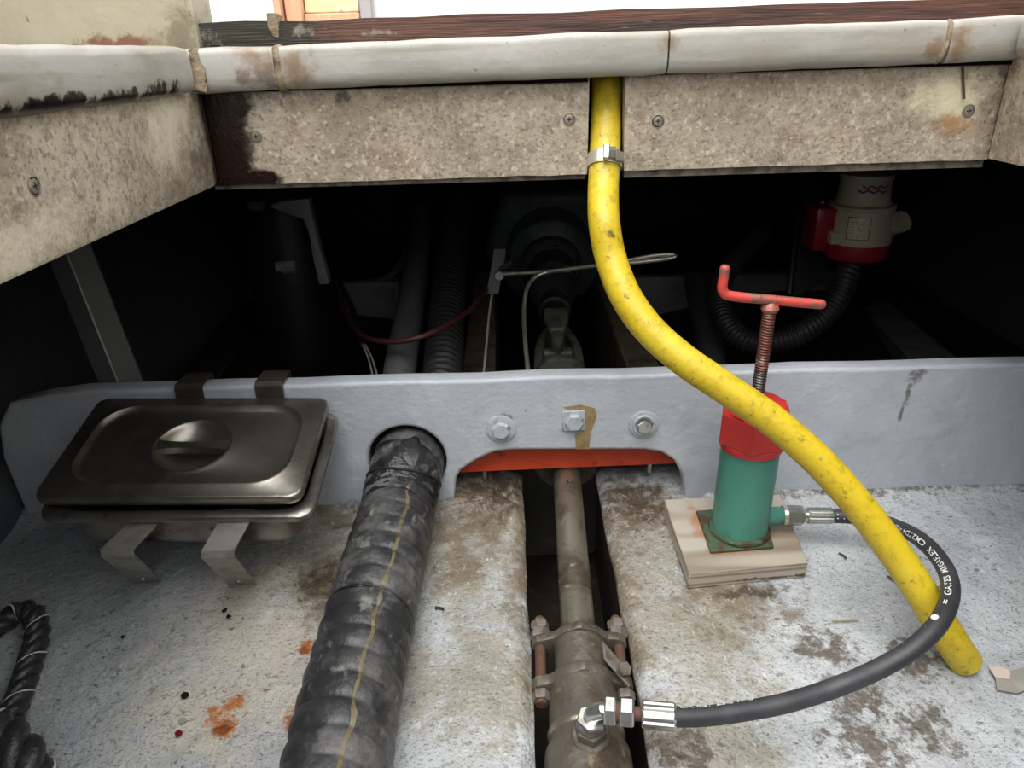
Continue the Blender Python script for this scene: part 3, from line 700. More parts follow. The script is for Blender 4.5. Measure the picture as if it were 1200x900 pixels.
for (a, b, mt, nm) in ((h_cap1 - .01, h_split, 'threadsteel', 'bare_thread'), (h_split, h_rod, 'thread', 'screw_rod')):
    n = int((b - a) / .0006); ob(nm, tube([cb + GA * (a + (b - a) * i / n) for i in range(n + 1)], .0072, 14, rf=thr), mt, gp, angle=180)
top = cb + GA * h_rod
hy = top.y
ha = PY(850, 311, hy - .004); hb = PY(846.5, 336, hy - .004); hbb = PY(853, 346, hy - .004); hc_ = PY(870, 348.5, hy - .003); hd = PY(966, 357, hy + .004)
hpth = [ha, ha.lerp(hb, .5), hb, PY(848, 342, hy - .004), hbb, hc_] + [hc_.lerp(hd, i / 6) for i in range(1, 7)]
ob('crank_handle', tube(catmull(hpth, 5), lambda q: .0056 * (1 if .015 < q < .985 else .7), 14), 'redworn', gp)
ob('handle_weld', lathe(top - GA * .004, GA, [(0, .0085), (.004, .0105), (.008, .009), (.012, .005)], 16), 'redworn', gp)
of0 = cb + Vector((.030, -.006, .022)); od = (PF(915, 604, .046) - of0); oz = PF(915, 604, .046)
od = (oz - of0).normalized()
ob('outlet_stub', lathe(of0 - od * .006, od, [(0, .0115), ((oz - of0).length + .004, .0115), ((oz - of0).length + .006, .0105)], 22), 'green', gp)

# ================================================================== HYDRAULIC HOSE
ends = PF(970, 604.5, .046)
def proj(p): c = ROT.transposed() @ (p - CAM); return 600 + FPX * c.x / -c.z, 450 - FPX * c.y / -c.z
tq = min([on_axis(905) + .002 * i for i in range(60)], key=lambda q: abs(proj(sh(q) + su * .082)[1] - 832))
ELB = sh(tq) + su * .082 + sx * .010
q_ = ray(787, 840); endg = CAM + q_ * ((ELB.z + .003 - CAM.z) / q_.z); DE = (ROT.transposed() @ (endg - CAM)).z * -1
kp = [ends, PF(1000, 606, .047), PF(1040, 613, .048), Q(1078, 632, .855), Q(1104, 660, .80), Q(1114, 690, .745), Q(1104, 724, .705), Q(1076, 755, .690), Q(1035, 781, .690), Q(980, 805, .698), Q(920, 824, DE + .012), Q(860, 835, DE + .006), Q(820, 839.5, DE + .002), endg]
kpts = resample(catmull(kp, 20), .003)
hh = thing('hydraulic_hose', 'black hydraulic hose with white printing looping from green pump to stern gland', 'hose', PF(1035, 781))
HR = .0091
ob('hose', tube(kpts, HR, 22), 'rubber', hh, angle=180)
d0 = (kpts[0] - kpts[3]).normalized()
# pump end fittings (towards the outlet stub)
def fitting(origin, d, plen, parts):
    for (nm, a, b, r, kind, mt) in parts:
        if kind == 'hex': ob(nm, hexnut(origin + d * a, d, r, b - a, rot=.35), mt, hh, smooth=False)
        elif kind == 'rib':
            seg = 40; V, F = lathe(origin + d * a, d, [(0, r * .9), (.002, r), (b - a - .002, r), (b - a, r * .88)], seg)
            dd, uu, ww = basis(d)
            V2 = []
            for i, v in enumerate(V):
                k_ = i % seg; ax = origin + d * a + d * (v - origin - d * a).dot(d); V2.append(ax + (v - ax) * (1 if (k_ // 2) % 2 else .91))
            ob(nm, (V2, F), mt, hh, smooth=False)
        else: ob(nm, lathe(origin + d * a, d, [(0, r), (b - a, r)], 20), mt, hh)
gap = (oz - kpts[0]); dg = gap.normalized(); Lg = gap.length
fitting(kpts[0], dg, Lg, [('crimp_ferrule', -.006, .026, .0108, 'rib', 'chrome'), ('neck', .026, .034, .0075, 'cyl', 'chrome'), ('hex_nut', .032, Lg - .006, .0135, 'hex', 'chrome'), ('seal_ring', Lg - .007, Lg - .002, .0128, 'cyl', 'brightsteel')])
# gland end fittings
e0 = kpts[-1]; dn = (ELB - e0).normalized(); le = (ELB - e0).length
fitting(e0, dn, .05, [('crimp_ferrule', -.004, .027, .0128, 'rib', 'chrome'), ('neck', .027, .036, .0065, 'cyl', 'rust'), ('hex_nut', .034, .047, .0138, 'hex', 'chrome'), ('gap_ring', .046, .052, .0095, 'cyl', 'rust'), ('hex_nut', .0505, .061, .0138, 'hex', 'chrome')])
ob('elbow', tube(catmull([e0 + dn * .058, e0 + dn * .064, ELB - dn * .002 + su * .001, ELB + dn * .006 - su * .004, ELB + dn * .0085 - su * .011, ELB + dn * .0085 - su * .020], 6), .0080, 16), 'chrome', hh)
nb_ = ELB + dn * .0085
ob('elbow_nut', hexnut(nb_ - su * .024, su, .0150, .012, rot=.2), 'chrome', hh, smooth=False)
ob('elbow_nut', hexnut(nb_ - su * .036, su, .0162, .011, rot=.6), 'gland', hh, smooth=False)
ob('union_base', lathe(nb_ - su * .052, su, [(0, .0190), (.014, .0190), (.016, .017)], 22), 'gland', hh)
# printing wrapped onto the hose, read from the gland end towards the pump
rp_ = list(reversed(kpts)); TT, _u = frames(rp_); cum = [0.]
for a, b in zip(rp_, rp_[1:]): cum.append(cum[-1] + (b - a).length)
def hose_at(s):
    s = max(0, min(cum[-1] - 1e-6, s)); lo = 0
    while cum[lo + 1] < s: lo += 1
    f_ = (s - cum[lo]) / (cum[lo + 1] - cum[lo]); return rp_[lo].lerp(rp_[lo + 1], f_), TT[lo].lerp(TT[lo + 1], f_).normalized()
def s_near(p): i = min(range(len(rp_)), key=lambda i: (rp_[i] - p).length); return cum[i]
def hose_text(txt, s0, s1, off0, off1, name):
    cu = bpy.data.curves.new('txt', 'FONT'); cu.body = txt; cu.size = 1; cu.resolution_u = 2; cu.offset = .012
    to = bpy.data.objects.new('txt', cu); COL.objects.link(to)
    dg_ = bpy.context.evaluated_depsgraph_get(); me = bpy.data.meshes.new_from_object(to.evaluated_get(dg_)); bpy.data.objects.remove(to)
    bm = bmesh.new(); bm.from_mesh(me); bmesh.ops.triangulate(bm, faces=bm.faces)
    xs_ = [v.co.x for v in bm.verts]; wd = max(xs_) - min(xs_); sc = (s1 - s0) / wd; hs_ = .0088
    V = []
    for v in bm.verts:
        s = s0 + (v.co.x - min(xs_)) * sc; p, tg = hose_at(s); q = (s - s0) / (s1 - s0)
        n = CAM - p; n = (n - tg * n.dot(tg)).normalized(); up_ = n.cross(tg)
        a = (v.co.y - .36) * hs_ / HR + off0 + (off1 - off0) * q
        V.append(p + (n * math.cos(a) + up_ * math.sin(a)) * (HR + .00025))
    F = [tuple(v.index for v in f.verts) for f in bm.faces]; bm.free()
    ob(name, (V, F), 'print', hh, smooth=False)
hose_text('=  GATES  MEGAFLEX  CM2TD4 = EN 857 2SC R16 / 1', s_near(Q(1108, 712, .71)), s_near(kpts[3]), .35, .05, 'printed_lettering')
hose_text('EN 857 2SC R16', s_near(kpts[-4]), s_near(Q(885, 832, DE + .01)), 1.3, 1.4, 'printed_lettering')
po, pt_ = hose_at(s_near(Q(1098, 732, .70))); nn = CAM - po; nn = (nn - pt_ * nn.dot(pt_)).normalized(); uu_ = nn.cross(pt_)
ob('printed_dot', lathe(po + (nn * .8 + uu_ * .6).normalized() * (HR - .0002), nn * .8 + uu_ * .6, [(0, .0036), (.0006, .0034)], 16), 'print', hh)

# ================================================================== YELLOW HOSE WITH CLAMP
yp = [(Q(712, 60, .842)), (711.5, 90, .838), (710, 140, .833), (708.5, 190, .826), (707, 225, .820), (708, 260, .805), (715, 300, .808), (732, 345, .802), (760, 385, .797), (800, 421, .793), (850, 455, .791), (905, 493, .790), (960, 541, .789), (1010, 597, .788), (1050, 650, .787), (1085, 703, .785)]
yp = [p if isinstance(p, Vector) else Q(*p) for p in yp] + [Q(1113, 748, .786), PF(1131, 775, .010)]
ypts = resample(catmull(yp, 14), .004)
yh = thing('yellow_hose', 'yellow dirty plastic hose hanging from the lip down to the floor', 'hose', PF(1133, 783))
n_ = len(ypts)
V, F = tube(ypts, .0172, 28, caps=False)
# wall thickness at the open lower end
T_, U_ = frames(ypts); e = ypts[-1]; w_ = T_[-1].cross(U_[-1]); nb = len(V); seg = 28
for dz in (0, .05):
    for k in range(seg):
        th = 2 * math.pi * k / seg; V.append(e - T_[-1] * dz + (U_[-1] * math.cos(th) + w_ * math.sin(th)) * .0135)
for k in range(seg):
    a = (n_ - 1) * seg + k; b = (n_ - 1) * seg + (k + 1) % seg; c_ = nb + (k + 1) % seg; d_ = nb + k
    F.append((a, b, c_, d_)); F.append((d_, c_, c_ + seg, d_ + seg))
F.append(tuple(range(seg))); F.append(tuple(range(nb + seg, nb + 2 * seg)))
ob('hose', (V, F), 'yellow', yh, angle=50)
ci = min(range(n_), key=lambda i: (ypts[i] - Q(709, 190, .826)).length); cdn = (ypts[ci + 1] - ypts[ci - 1]).normalized(); cc = ypts[ci]
cl = ob('hose_clamp', lathe(cc - cdn * .0075, cdn, [(0, .0178), (0, .0192), (.0015, .0195), (.0135, .0195), (.015, .0192), (.015, .0178)], 36, (False, False)), 'brightsteel', yh)
fwd = (CAM - cc); fwd = (fwd - cdn * fwd.dot(cdn)).normalized(); rt = fwd.cross(cdn).normalized()
if rt.x < 0: rt = -rt
hs0 = cc + fwd * .0205
ob('screw_housing', bev(prism([hs0 - rt * .002 - cdn * .0085, hs0 + rt * .005 - cdn * .0085, hs0 + rt * .005 + cdn * .0085, hs0 - rt * .002 + cdn * .0085], fwd * .007), .0012, 1), 'chrome', cl)
ob('clamp_screw', hexnut(hs0 + rt * .005 + fwd * .003, rt, .0062, .007), 'chrome', cl, smooth=False)
ob('worm_band', bev(prism([hs0 + rt * .012 - cdn * .006 - fwd * .003, hs0 + rt * .021 - cdn * .005 - fwd * .012, hs0 + rt * .021 + cdn * .006 - fwd * .012, hs0 + rt * .012 + cdn * .007 - fwd * .003], fwd * .004), .0006, 1), 'chrome', cl)

# ================================================================== STEEL PAN, LID, STRAPS
LC = [PY(35, 581, -.19), PY(346, 585, -.19), PY(391, 463, -.012), PY(117, 468, -.012)]
lu = ((LC[1] - LC[0]) + (LC[2] - LC[3])).normalized(); lw = ((LC[1] - LC[0]).length + (LC[2] - LC[3]).length) / 2
lv = ((LC[2] - LC[1]) + (LC[3] - LC[0])); lv = (lv - lu * lv.dot(lu)).normalized(); ld = ((LC[2] - LC[1]).length + (LC[3] - LC[0]).length) / 2
ln_ = lu.cross(lv); lc = sum(LC, Vector()) / 4
NR = 120
def rr_loop(hw, hd, r, c, z, cx=0., cy=0.):
    out = []
    for k in range(NR):
        a = 2 * math.pi * k / NR + .0001; ca, sa_ = math.cos(a), math.sin(a)
        lo, hi = 0, 1.
        for _ in range(26):
            m_ = (lo + hi) / 2; x, y = abs(ca * m_), abs(sa_ * m_)
            qx, qy = x - (hw - r), y - (hd - r)
            ins = (math.hypot(max(qx, 0), max(qy, 0)) + min(max(qx, qy), 0)) <= r
            if ins: lo = m_
            else: hi = m_
        out.append(c + lu * (ca * lo + cx) + lv * (sa_ * lo + cy) + ln_ * z)
    return out
def circ_loop(r, c, z, cx, cy, ry=None): return [c + lu * (cx + r * math.cos(2 * math.pi * k / NR)) + lv * (cy + (ry or r) * math.sin(2 * math.pi * k / NR)) + ln_ * z for k in range(NR)]
def skin(loops, cap=True):
    V = [p for l in loops for p in l]; F = []
    for i in range(len(loops) - 1):
        for k in range(NR): a = i * NR + k; b = i * NR + (k + 1) % NR; F.append((a, b, b + NR, a + NR))
    if cap: F.append(tuple(range((len(loops) - 1) * NR, len(loops) * NR)))
    return V, F
hw, hd = lw / 2, ld / 2
lid = thing('pan_lid', 'dark tarnished stainless steel lid with recessed round grip lying askew on pan', 'lid', lc)
L_ = [rr_loop(hw - .002, hd - .002, .014, lc, -.014), rr_loop(hw, hd, .014, lc, -.011), rr_loop(hw, hd, .014, lc, -.003), rr_loop(hw - .0012, hd - .0012, .013, lc, -.0006), rr_loop(hw - .003, hd - .003, .012, lc, 0), rr_loop(hw - .018, hd - .016, .045, lc, .0003),
      rr_loop(hw - .020, hd - .018, .045, lc, .0022), rr_loop(hw - .0225, hd - .0205, .044, lc, .0024), rr_loop(hw - .026, hd - .024, .042, lc, -.0030), rr_loop(hw - .030, hd - .028, .040, lc, -.0042), rr_loop(hw - .045, hd - .04, .034, lc, -.0036),
      circ_loop(.050, lc, -.0032, 0, .0), circ_loop(.0475, lc, -.0016, 0, 0), circ_loop(.0455, lc, -.0022, 0, 0), circ_loop(.043, lc, -.007, 0, 0), circ_loop(.036, lc, -.015, 0, 0), circ_loop(.024, lc, -.021, 0, 0), circ_loop(.010, lc, -.0235, 0, 0)]
ob('lid_plate', skin(L_), 'steel', lid, angle=50)
hb0 = []
for i in range(17):
    q = -1 + 2 * i / 16; hb0.append(lc + lu * (.0445 * q) + ln_ * (-.002 - .000 * q) + lv * (.0))
Vh = []; Fh = []
for i, p in enumerate(hb0):
    q = abs(-1 + 2 * i / 16); ww_ = .0055 + .004 * q ** 3
    Vh += [p - lv * ww_, p + lv * ww_, p + lv * (ww_ * .8) - ln_ * .006, p - lv * (ww_ * .9) - ln_ * .010]
for i in range(16):
    for k in range(4): Fh.append((i * 4 + k, i * 4 + (k + 1) % 4, i * 4 + 4 + (k + 1) % 4, i * 4 + 4 + k))
ob('grip_bar', (Vh, Fh), 'steel', lid, angle=50)
pc = lc + lu * .008 - lv * .010 - ln_ * .020
pan = thing('steel_pan', 'rust-stained stainless steel pan carried on strap brackets against the bulkhead', 'pan', pc - ln_ * .065)
pw, pd = hw + .004, hd + .002
P_ = [rr_loop(pw, pd, .016, pc, -.008), rr_loop(pw, pd, .016, pc, -.0015), rr_loop(pw - .0015, pd - .0015, .015, pc, 0), rr_loop(pw - .011, pd - .011, .03, pc, 0), rr_loop(pw - .0135, pd - .0135, .03, pc, -.003), rr_loop(pw - .016, pd - .015, .036, pc, -.052), rr_loop(pw - .019, pd - .017, .036, pc, -.060), rr_loop(pw - .027, pd - .025, .034, pc, -.065)]
pb = ob('pan_body', skin(P_), 'pan', pan, angle=60)
# straps: front pair down to the floor, rear pair hooked over the bulkhead
fx = [(-.428), (-.322)]
pf_front = pc - lv * (pd - .004) - ln_ * .008
for i, x in enumerate(fx):
    yr = pf_front.y; zr = pf_front.z - .002
    bx_ = PY(137 if i == 0 else 255, 648 if i == 0 else 650, -.238)
    end = PF(173 if i == 0 else 284, 681 if i == 0 else 684, .004)
    X_ = x
    pth = [Vector((X_, yr + .020, zr - .0005)), Vector((X_, yr + .004, zr - .001)), Vector((X_, yr - .004, zr - .004)), Vector((bx_.x, bx_.y + .002, bx_.z + .002)), Vector((bx_.x, bx_.y + .001, bx_.z - .003)), end]
    tt = thing('front_strap', ('bent steel strap bracket under pan front beside the corrugated hose' if i else 'bent steel strap bracket under pan front beside the hull side'), 'bracket', end, 'strap brackets of the steel pan')
    ob('strap', ribbon(pth, (1, 0, 0), .036, .0018, None), 'strap', tt, smooth=False)
    e2 = pth[-1].lerp(pth[-2], .17); dn_ = (pth[-1] - pth[-2]).normalized(); nf = dn_.cross(Vector((1, 0, 0))); nf = nf if nf.y < 0 else -nf
    ob('rivet', lathe(e2 + nf * .0018, nf, [(0, .0042), (.0025, .0038), (.0032, .002)], 14), 'strap', tt)
    tr = thing('rear_strap', ('dark flat strap hooked over bulkhead behind pan lid nearer the corrugated hose' if i else 'dark flat strap hooked over bulkhead behind pan lid nearer the hull side'), 'bracket', (X_, .0, .2), 'strap brackets of the steel pan')
    zt = .2035; rear = pc + lv * (pd - .03) - ln_ * .012
    ob('strap', ribbon([Vector((X_, .034, .165)), Vector((X_, .034, zt)), Vector((X_, -.002, zt)), Vector((X_, -.006, zt - .003)), Vector((X_, -.008, rear.z + .006)), Vector((X_, -.014, rear.z)), Vector((X_, rear.y, rear.z))], (1, 0, 0), .037, .0018, None), 'darkstrap', tr, smooth=False)

# ================================================================== ROPE
def rope(ctrl, R, name, label, pitch, ph=0.):
    c = resample(catmull(ctrl, 16), .0022); T_, U_ = frames(c); t_ = thing(name, label, 'rope', c[len(c) // 2] - Vector((0, 0, R)))
    for k in range(3):
        pts = []; s = 0
        for i, p in enumerate(c):
            if i: s += (p - c[i - 1]).length
            a = 2 * math.pi * (s / pitch + k / 3) + ph; pts.append(p + (U_[i] * math.cos(a) + T_[i].cross(U_[i]) * math.sin(a)) * R * .50)
        ob('strand', tube(pts, R * .54, 12, rf=lambda s_, th: 1 + .05 * math.sin(th * 6 + s_ * 900)), 'rope', t_, angle=180)
    pts = []; s = 0
    for i, p in enumerate(c):
        if i: s += (p - c[i - 1]).length
        a = 2 * math.pi * (s / pitch) + ph + .25; pts.append(p + (U_[i] * math.cos(a) + T_[i].cross(U_[i]) * math.sin(a)) * R * .93)
    ob('white_tracer', tube(pts, R * .12, 8), 'ropewhite', t_, angle=180)
rope([PF(-60, 790, .012), PF(-30, 752, .012), PF(0, 732, .013), PF(18, 719, .016), PF(34, 717, .018), PF(43, 729, .018), PF(43, 750, .016), PF(33, 785, .014), PF(20, 822, .014), PF(4, 860, .014), PF(-20, 900, .014)], .0135, 'rope', 'thin black rope loop with white flecks lying on the floor', .052)
rope([PF(-70, 845, .048), PF(-30, 850, .049), PF(-5, 860, .050), PF(12, 874, .049), PF(28, 893, .044), PF(38, 925, .030), PF(30, 960, .022)], .021, 'rope', 'thicker shiny black rope end below the thin rope loop', .075, .8)

# ================================================================== ENGINE BAY
def bearer(name, pxs, y, label, z=.05, y1=2.0):
    def at(x): q = ray(x, y); return CAM + q * ((z - CAM.z) / q.z)
    a, b = at(pxs[0]), at(pxs[1])
    tag(ob(name, bev(prism([(a.x, .10, z), (b.x, .10, z), (b.x, y1, z), (a.x, y1, z)], (0, 0, -.18)), .004, 1), 'bearer', loc=((a.x + b.x) / 2, .10, z - .18)), label, 'beam', 'engine bearers')
bearer('engine_bearer', (541, 580), 437, 'brown-grey engine bearer beam left of the universal-joint shaft', y1=1.05)
bearer('engine_bearer', (737, 777), 434, 'brown-grey engine bearer beam right of the universal-joint shaft', y1=1.05)
fr = bev(box(-.85, -.30, 1.05, 1.09, -.15, PY(300, 335, 1.05).z), .006, 2)
tag(ob('floor_frame', fr, 'bayframe', loc=(-.6, 1.05, -.15)), 'grey cross frame far back in the bay behind the grey pipe', 'frame')
fr = bev(box(.26, .93, 1.05, 1.09, -.15, PY(930, 320, 1.05).z), .006, 2)
tag(ob('floor_frame', fr, 'bayframe', loc=(.6, 1.05, -.15)), 'grey cross frame far back in the bay behind the ribbed pump hose', 'frame')
# sloping stringers on both hull sides
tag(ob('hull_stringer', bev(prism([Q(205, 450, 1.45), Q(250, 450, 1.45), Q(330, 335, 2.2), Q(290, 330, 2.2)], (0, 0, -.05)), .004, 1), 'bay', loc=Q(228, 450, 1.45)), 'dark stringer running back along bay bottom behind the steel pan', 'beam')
tag(ob('hull_stringer', bev(prism([Q(1080, 432, 1.40), Q(1140, 432, 1.40), Q(1030, 345, 2.0), Q(1000, 350, 2.0)], (0, 0, -.05)), .004, 1), 'bayframe', loc=Q(1110, 432, 1.40)), 'grey stringer running back along bay bottom below the bilge pump', 'beam')
# universal-joint shaft and gearbox on the shaft line
cs = thing('cardan_shaft', 'greasy universal-joint drive shaft leading back to the gearbox', 'drive shaft', sh(on_axis(430)))
tY = on_axis(432); tA = on_axis(398); tB = on_axis(366)
ob('end_flange', lathe(sh(tY - .05), SD, [(0, .048), (.004, .05), (.014, .05), (.018, .046)], 36), 'yoke', cs)
def yoke_arm(sgn, t0, t1, mt, ax):
    pts = []
    o = ax * sgn
    g = prism([sh(t0) + o * .046 - SD.cross(ax) * .024, sh(t0) + o * .046 + SD.cross(ax) * .024, sh((t0 + t1) / 2) + o * .044 + SD.cross(ax) * .024, sh(t1) + o * .036 + SD.cross(ax) * .014, sh(t1) + o * .036 - SD.cross(ax) * .014, sh((t0 + t1) / 2) + o * .044 - SD.cross(ax) * .024], -o * .016)
    ob('yoke_arm', bev(g, .005, 3), mt, cs)
for sg in (-1, 1):
    yoke_arm(sg, tY - .035, tA + .0, 'yoke', sx)
    yoke_arm(sg, tA + .05, tA - .02, 'yoke', su)
ob('joint_cross', join(tube([sh((tY + tA) / 2) - sx * .043, sh((tY + tA) / 2) + sx * .043], .012, 14), tube([sh((tY + tA) / 2) - su * .043, sh((tY + tA) / 2) + su * .043], .012, 14)), 'yoke', cs)
ob('drive_tube', lathe(sh(tA), SD, [(0, .034), (.02, .028), (tB - tA, .028), (tB - tA + .004, .034), (tB - tA + .018, .034), (tB - tA + .02, .029), (tB - tA + .09, .029)], 32), 'iron', cs)
tC = on_axis(352); tD = on_axis(318)
ob('far_yoke', lathe(sh(tC), SD, [(0, .032), (.02, .046), (.05, .054), (.07, .044), (.09, .040), ((tD - tC) * .6, .052), (tD - tC, .056)], 16), 'iron', cs)
gb_ = thing('gearbox', 'dark gearbox with round output flange at the end of the drive shaft', 'gearbox', sh(tD) - Vector((0, 0, .15)))
tG = on_axis(250)
ob('output_flange', lathe(sh(tD + .01), SD, [(0, .066), (.006, .072), (.03, .072), (.034, .066), (.06, .064)], 36), 'iron', gb_)
for k in range(6):
    a = 2 * math.pi * k / 6 + .3; ob('flange_bolt', hexnut(sh(tD + .002) + (sx * math.cos(a) + su * math.sin(a)) * .055, SD, .010, .012), 'iron', gb_, smooth=False)
ob('bearing_housing', lathe(sh(tD + .055), SD, [(0, .085), (.012, .100), (.05, .099), (.06, .105), (.085, .106), (.09, .095)], 40), 'gearbox', gb_)
ob('gearbox_case', bev(prism([sh(tD + .14) + sx * a * .16 + su * b for a, b in ((-.55, -.14), (.55, -.14), (1.05, -.02), (.7, .14), (-.7, .14), (-1.05, -.02))], SD * .35), .02, 3), 'gearbox', gb_)
# bracket with the long bright rod and the bent pipe
br = thing('shift_bracket', 'flat dark bracket plate with bolt holding the bright control rod', 'bracket', Q(580, 345, 1.30))
ob('plate', bev(ribbon([Q(586, 292, 1.30), Q(582, 318, 1.30), Q(577, 345, 1.30)], (1, 0, 0), .022, .004, None), .0008, 1), 'angle', br)
ob('bolt', hexnut(Q(585, 322, 1.29), (0, -1, .1), .009, .012), 'chrome', br, smooth=False)
ob('lower_arm', tube([Q(577, 340, 1.30), Q(573, 370, 1.29), Q(567, 437, 1.22)], .0022, 8), 'wire_grey', br)
ob('pivot_bolt', tube([Q(586, 316, 1.30), Q(598, 308, 1.28)], .005, 8), 'angle', br)
rd = thing('control_rod', 'bright steel rod folded to a narrow loop crossing above the drive shaft', 'rod', Q(585, 322, 1.27))
loop = [Q(590, 321, 1.27), Q(640, 318, 1.25), Q(700, 311, 1.22), Q(740, 308, 1.20), Q(775, 304, 1.19), Q(789, 301.5, 1.185), Q(791, 299.5, 1.185), Q(785, 298, 1.187), Q(765, 299.5, 1.19), Q(735, 305, 1.20), Q(712, 309, 1.215)]
ob('rod', tube(catmull(loop, 8), .0036, 10), 'brightsteel', rd)
tag(ob('bent_pipe', tube(catmull([Q(668, 316.5, 1.25), Q(645, 318, 1.25), Q(627, 325, 1.25), Q(617, 340, 1.24), Q(614, 365, 1.23), Q(615, 395, 1.20), Q(619, 440, 1.15), Q(620, 470, 1.13)], 8), .0038, 10), 'brightsteel', loc=Q(620, 470, 1.13)), 'thin bent metal pipe dropping beside the drive shaft', 'pipe')
# grey pipe, dark corrugated hose, cables
tag(ob('grey_pipe', tube(catmull([Q(466, 470, 1.12), Q(468, 440, 1.16), Q(474, 400, 1.26), Q(484, 340, 1.45), Q(491, 285, 1.7), Q(494, 250, 1.85)], 8), .026, 18), 'baypipe', loc=Q(466, 470, 1.12)), 'smooth grey pipe rising behind the bulkhead beside the red-brown cable', 'pipe')
def rib2(p): return lambda s, th: 1 + .10 * math.sin(2 * math.pi * s / p + th)
tag(ob('bay_hose', tube(resample(catmull([Q(517, 470, 1.12), Q(519, 435, 1.18), Q(523, 380, 1.30), Q(530, 300, 1.55), Q(536, 230, 1.8)], 8), .003), .030, 20, rf=rib2(.016)), 'bayhose', loc=Q(517, 470, 1.12), angle=180), 'dark ribbed hose rising between grey pipe and engine bearer', 'hose')
tag(ob('flexible_pipe', tube(catmull([PY(434, 333, 1.07), PY(455, 325, 1.07), PY(472, 305, 1.07), PY(484, 280, 1.07), PY(489, 250, 1.07)], 8), .010, 12), 'baypipe', loc=PY(434, 333, 1.07)), 'short curved grey pipe far back in the bay', 'pipe')
tag(ob('red_cable', tube(catmull([Q(396, 330, 1.5), Q(404, 362, 1.35), Q(418, 388, 1.22), Q(440, 399, 1.15), Q(475, 399, 1.12), Q(510, 388, 1.13), Q(548, 365, 1.2), Q(570, 340, 1.28)], 10), .0045, 10), 'wire_red', loc=Q(440, 399, 1.15)), 'sagging red-brown cable crossing in front of the grey pipe', 'cable')
tag(ob('black_cable', tube(catmull([Q(398, 332, 1.55), Q(412, 360, 1.4), Q(422, 392, 1.28), Q(426, 405, 1.24)], 8), .006, 10), 'wire_black', loc=Q(426, 405, 1.24)), 'black cable hanging beside the red-brown cable', 'cable')
for (a, b, lab) in (((425, 404), (442, 445), 'thin grey wire hanging from the black cable, nearer the steel pan'), ((428, 404), (448, 445), 'thin grey wire hanging from the black cable, nearer the grey pipe')):
    tag(ob('thin_wire', tube(catmull([Q(a[0], a[1], 1.24), Q((a[0] + b[0]) / 2 - 1, (a[1] + b[1]) / 2 - 2, 1.20), Q(b[0], b[1] + 20, 1.07)], 8), .0018, 8), 'wire_grey', loc=Q(b[0], b[1], 1.12)), lab, 'wire')
# pale elbow bracket and connector, left
el = thing('pale_bracket', 'pale curved plastic bracket far back in the left of the bay', 'bracket', Q(380, 335, 1.6))
def poly_plate(pts, d, th): return bev(prism([PY(x, y, .62) for x, y in pts], Vector((0, th, 0))), .003, 2)
ob('bracket_arm', poly_plate([(314, 242), (335, 235), (361, 233), (365, 250), (373, 285), (381, 315), (386, 333), (374, 334), (367, 305), (362, 275), (355, 257), (338, 252)], 1.6, .03), 'whiteplastic', el)
ob('bracket_end', poly_plate([(289, 236), (309, 236), (308, 247), (291, 247)], 1.6, .04), 'baypipe', el)
cn = thing('ribbed_connector', 'small ribbed white connector below the pale bracket', 'connector', PY(336, 318, .64))
ob('body', lathe(PY(324, 312.5, .64), (1, 0, .03), [(0, .010), (.012, .011), (.014, .012), (.038, .012), (.040, .010)], 18), 'whiteplastic', cn)
for k in range(4): ob('rib', lathe(PY(332 + k * 3.6, 313, .64), (1, 0, .03), [(0, .0120), (.001, .0138), (.0025, .0138), (.0035, .0120)], 18, (False, False)), 'whiteplastic', cn)
dc = PY(338, 290, .735)
cnm = thing('dark_canister', 'black round canister standing in the bay behind the pale bracket', 'canister', (dc.x, dc.y, -.06))
ob('body', lathe((dc.x, dc.y, -.06), (0, 0, 1), [(0, .085), (.01, .095), (.36, .095), (.40, .08), (.42, .05)], 36), 'wire_black', cnm)
ob('clamp_band', lathe((dc.x, dc.y, .12), (0, 0, 1), [(0, .0955), (0, .0975), (.02, .0975), (.02, .0955)], 36, (False, False)), 'bayhose', cnm)
# angle iron post, left
pa, pb_ = Q(80, 296, .97), Q(146, 462, 1.03)
ai = thing('angle_iron_post', 'grey angle iron post leaning under the deck behind the steel pan', 'post', pb_)
ax_ = (pa - pb_).normalized()
xr = Vector((1, 0, 0)); xr = (xr - ax_ * xr.dot(ax_)).normalized(); yr_ = ax_.cross(xr); yr_ = yr_ if yr_.y < 0 else -yr_
pa = pa + ax_ * .05
def bar(a, b, u, lu_, v, lv_): return prism([a, a + u * lu_, a + u * lu_ + v * lv_, a + v * lv_], b - a)
ob('flange', bar(pb_, pa, -xr, .026, (yr_ * .5 + xr * 0).normalized(), .004), 'angle', ai, smooth=False)
ob('web', bar(pb_, pa, (xr * .75 - yr_ * .66), .030, yr_, .004), 'angle', ai, smooth=False)
ob('bright_edge', tube([pb_ + yr_ * .004, pa + yr_ * .004], .0016, 8), 'brightsteel', ai)
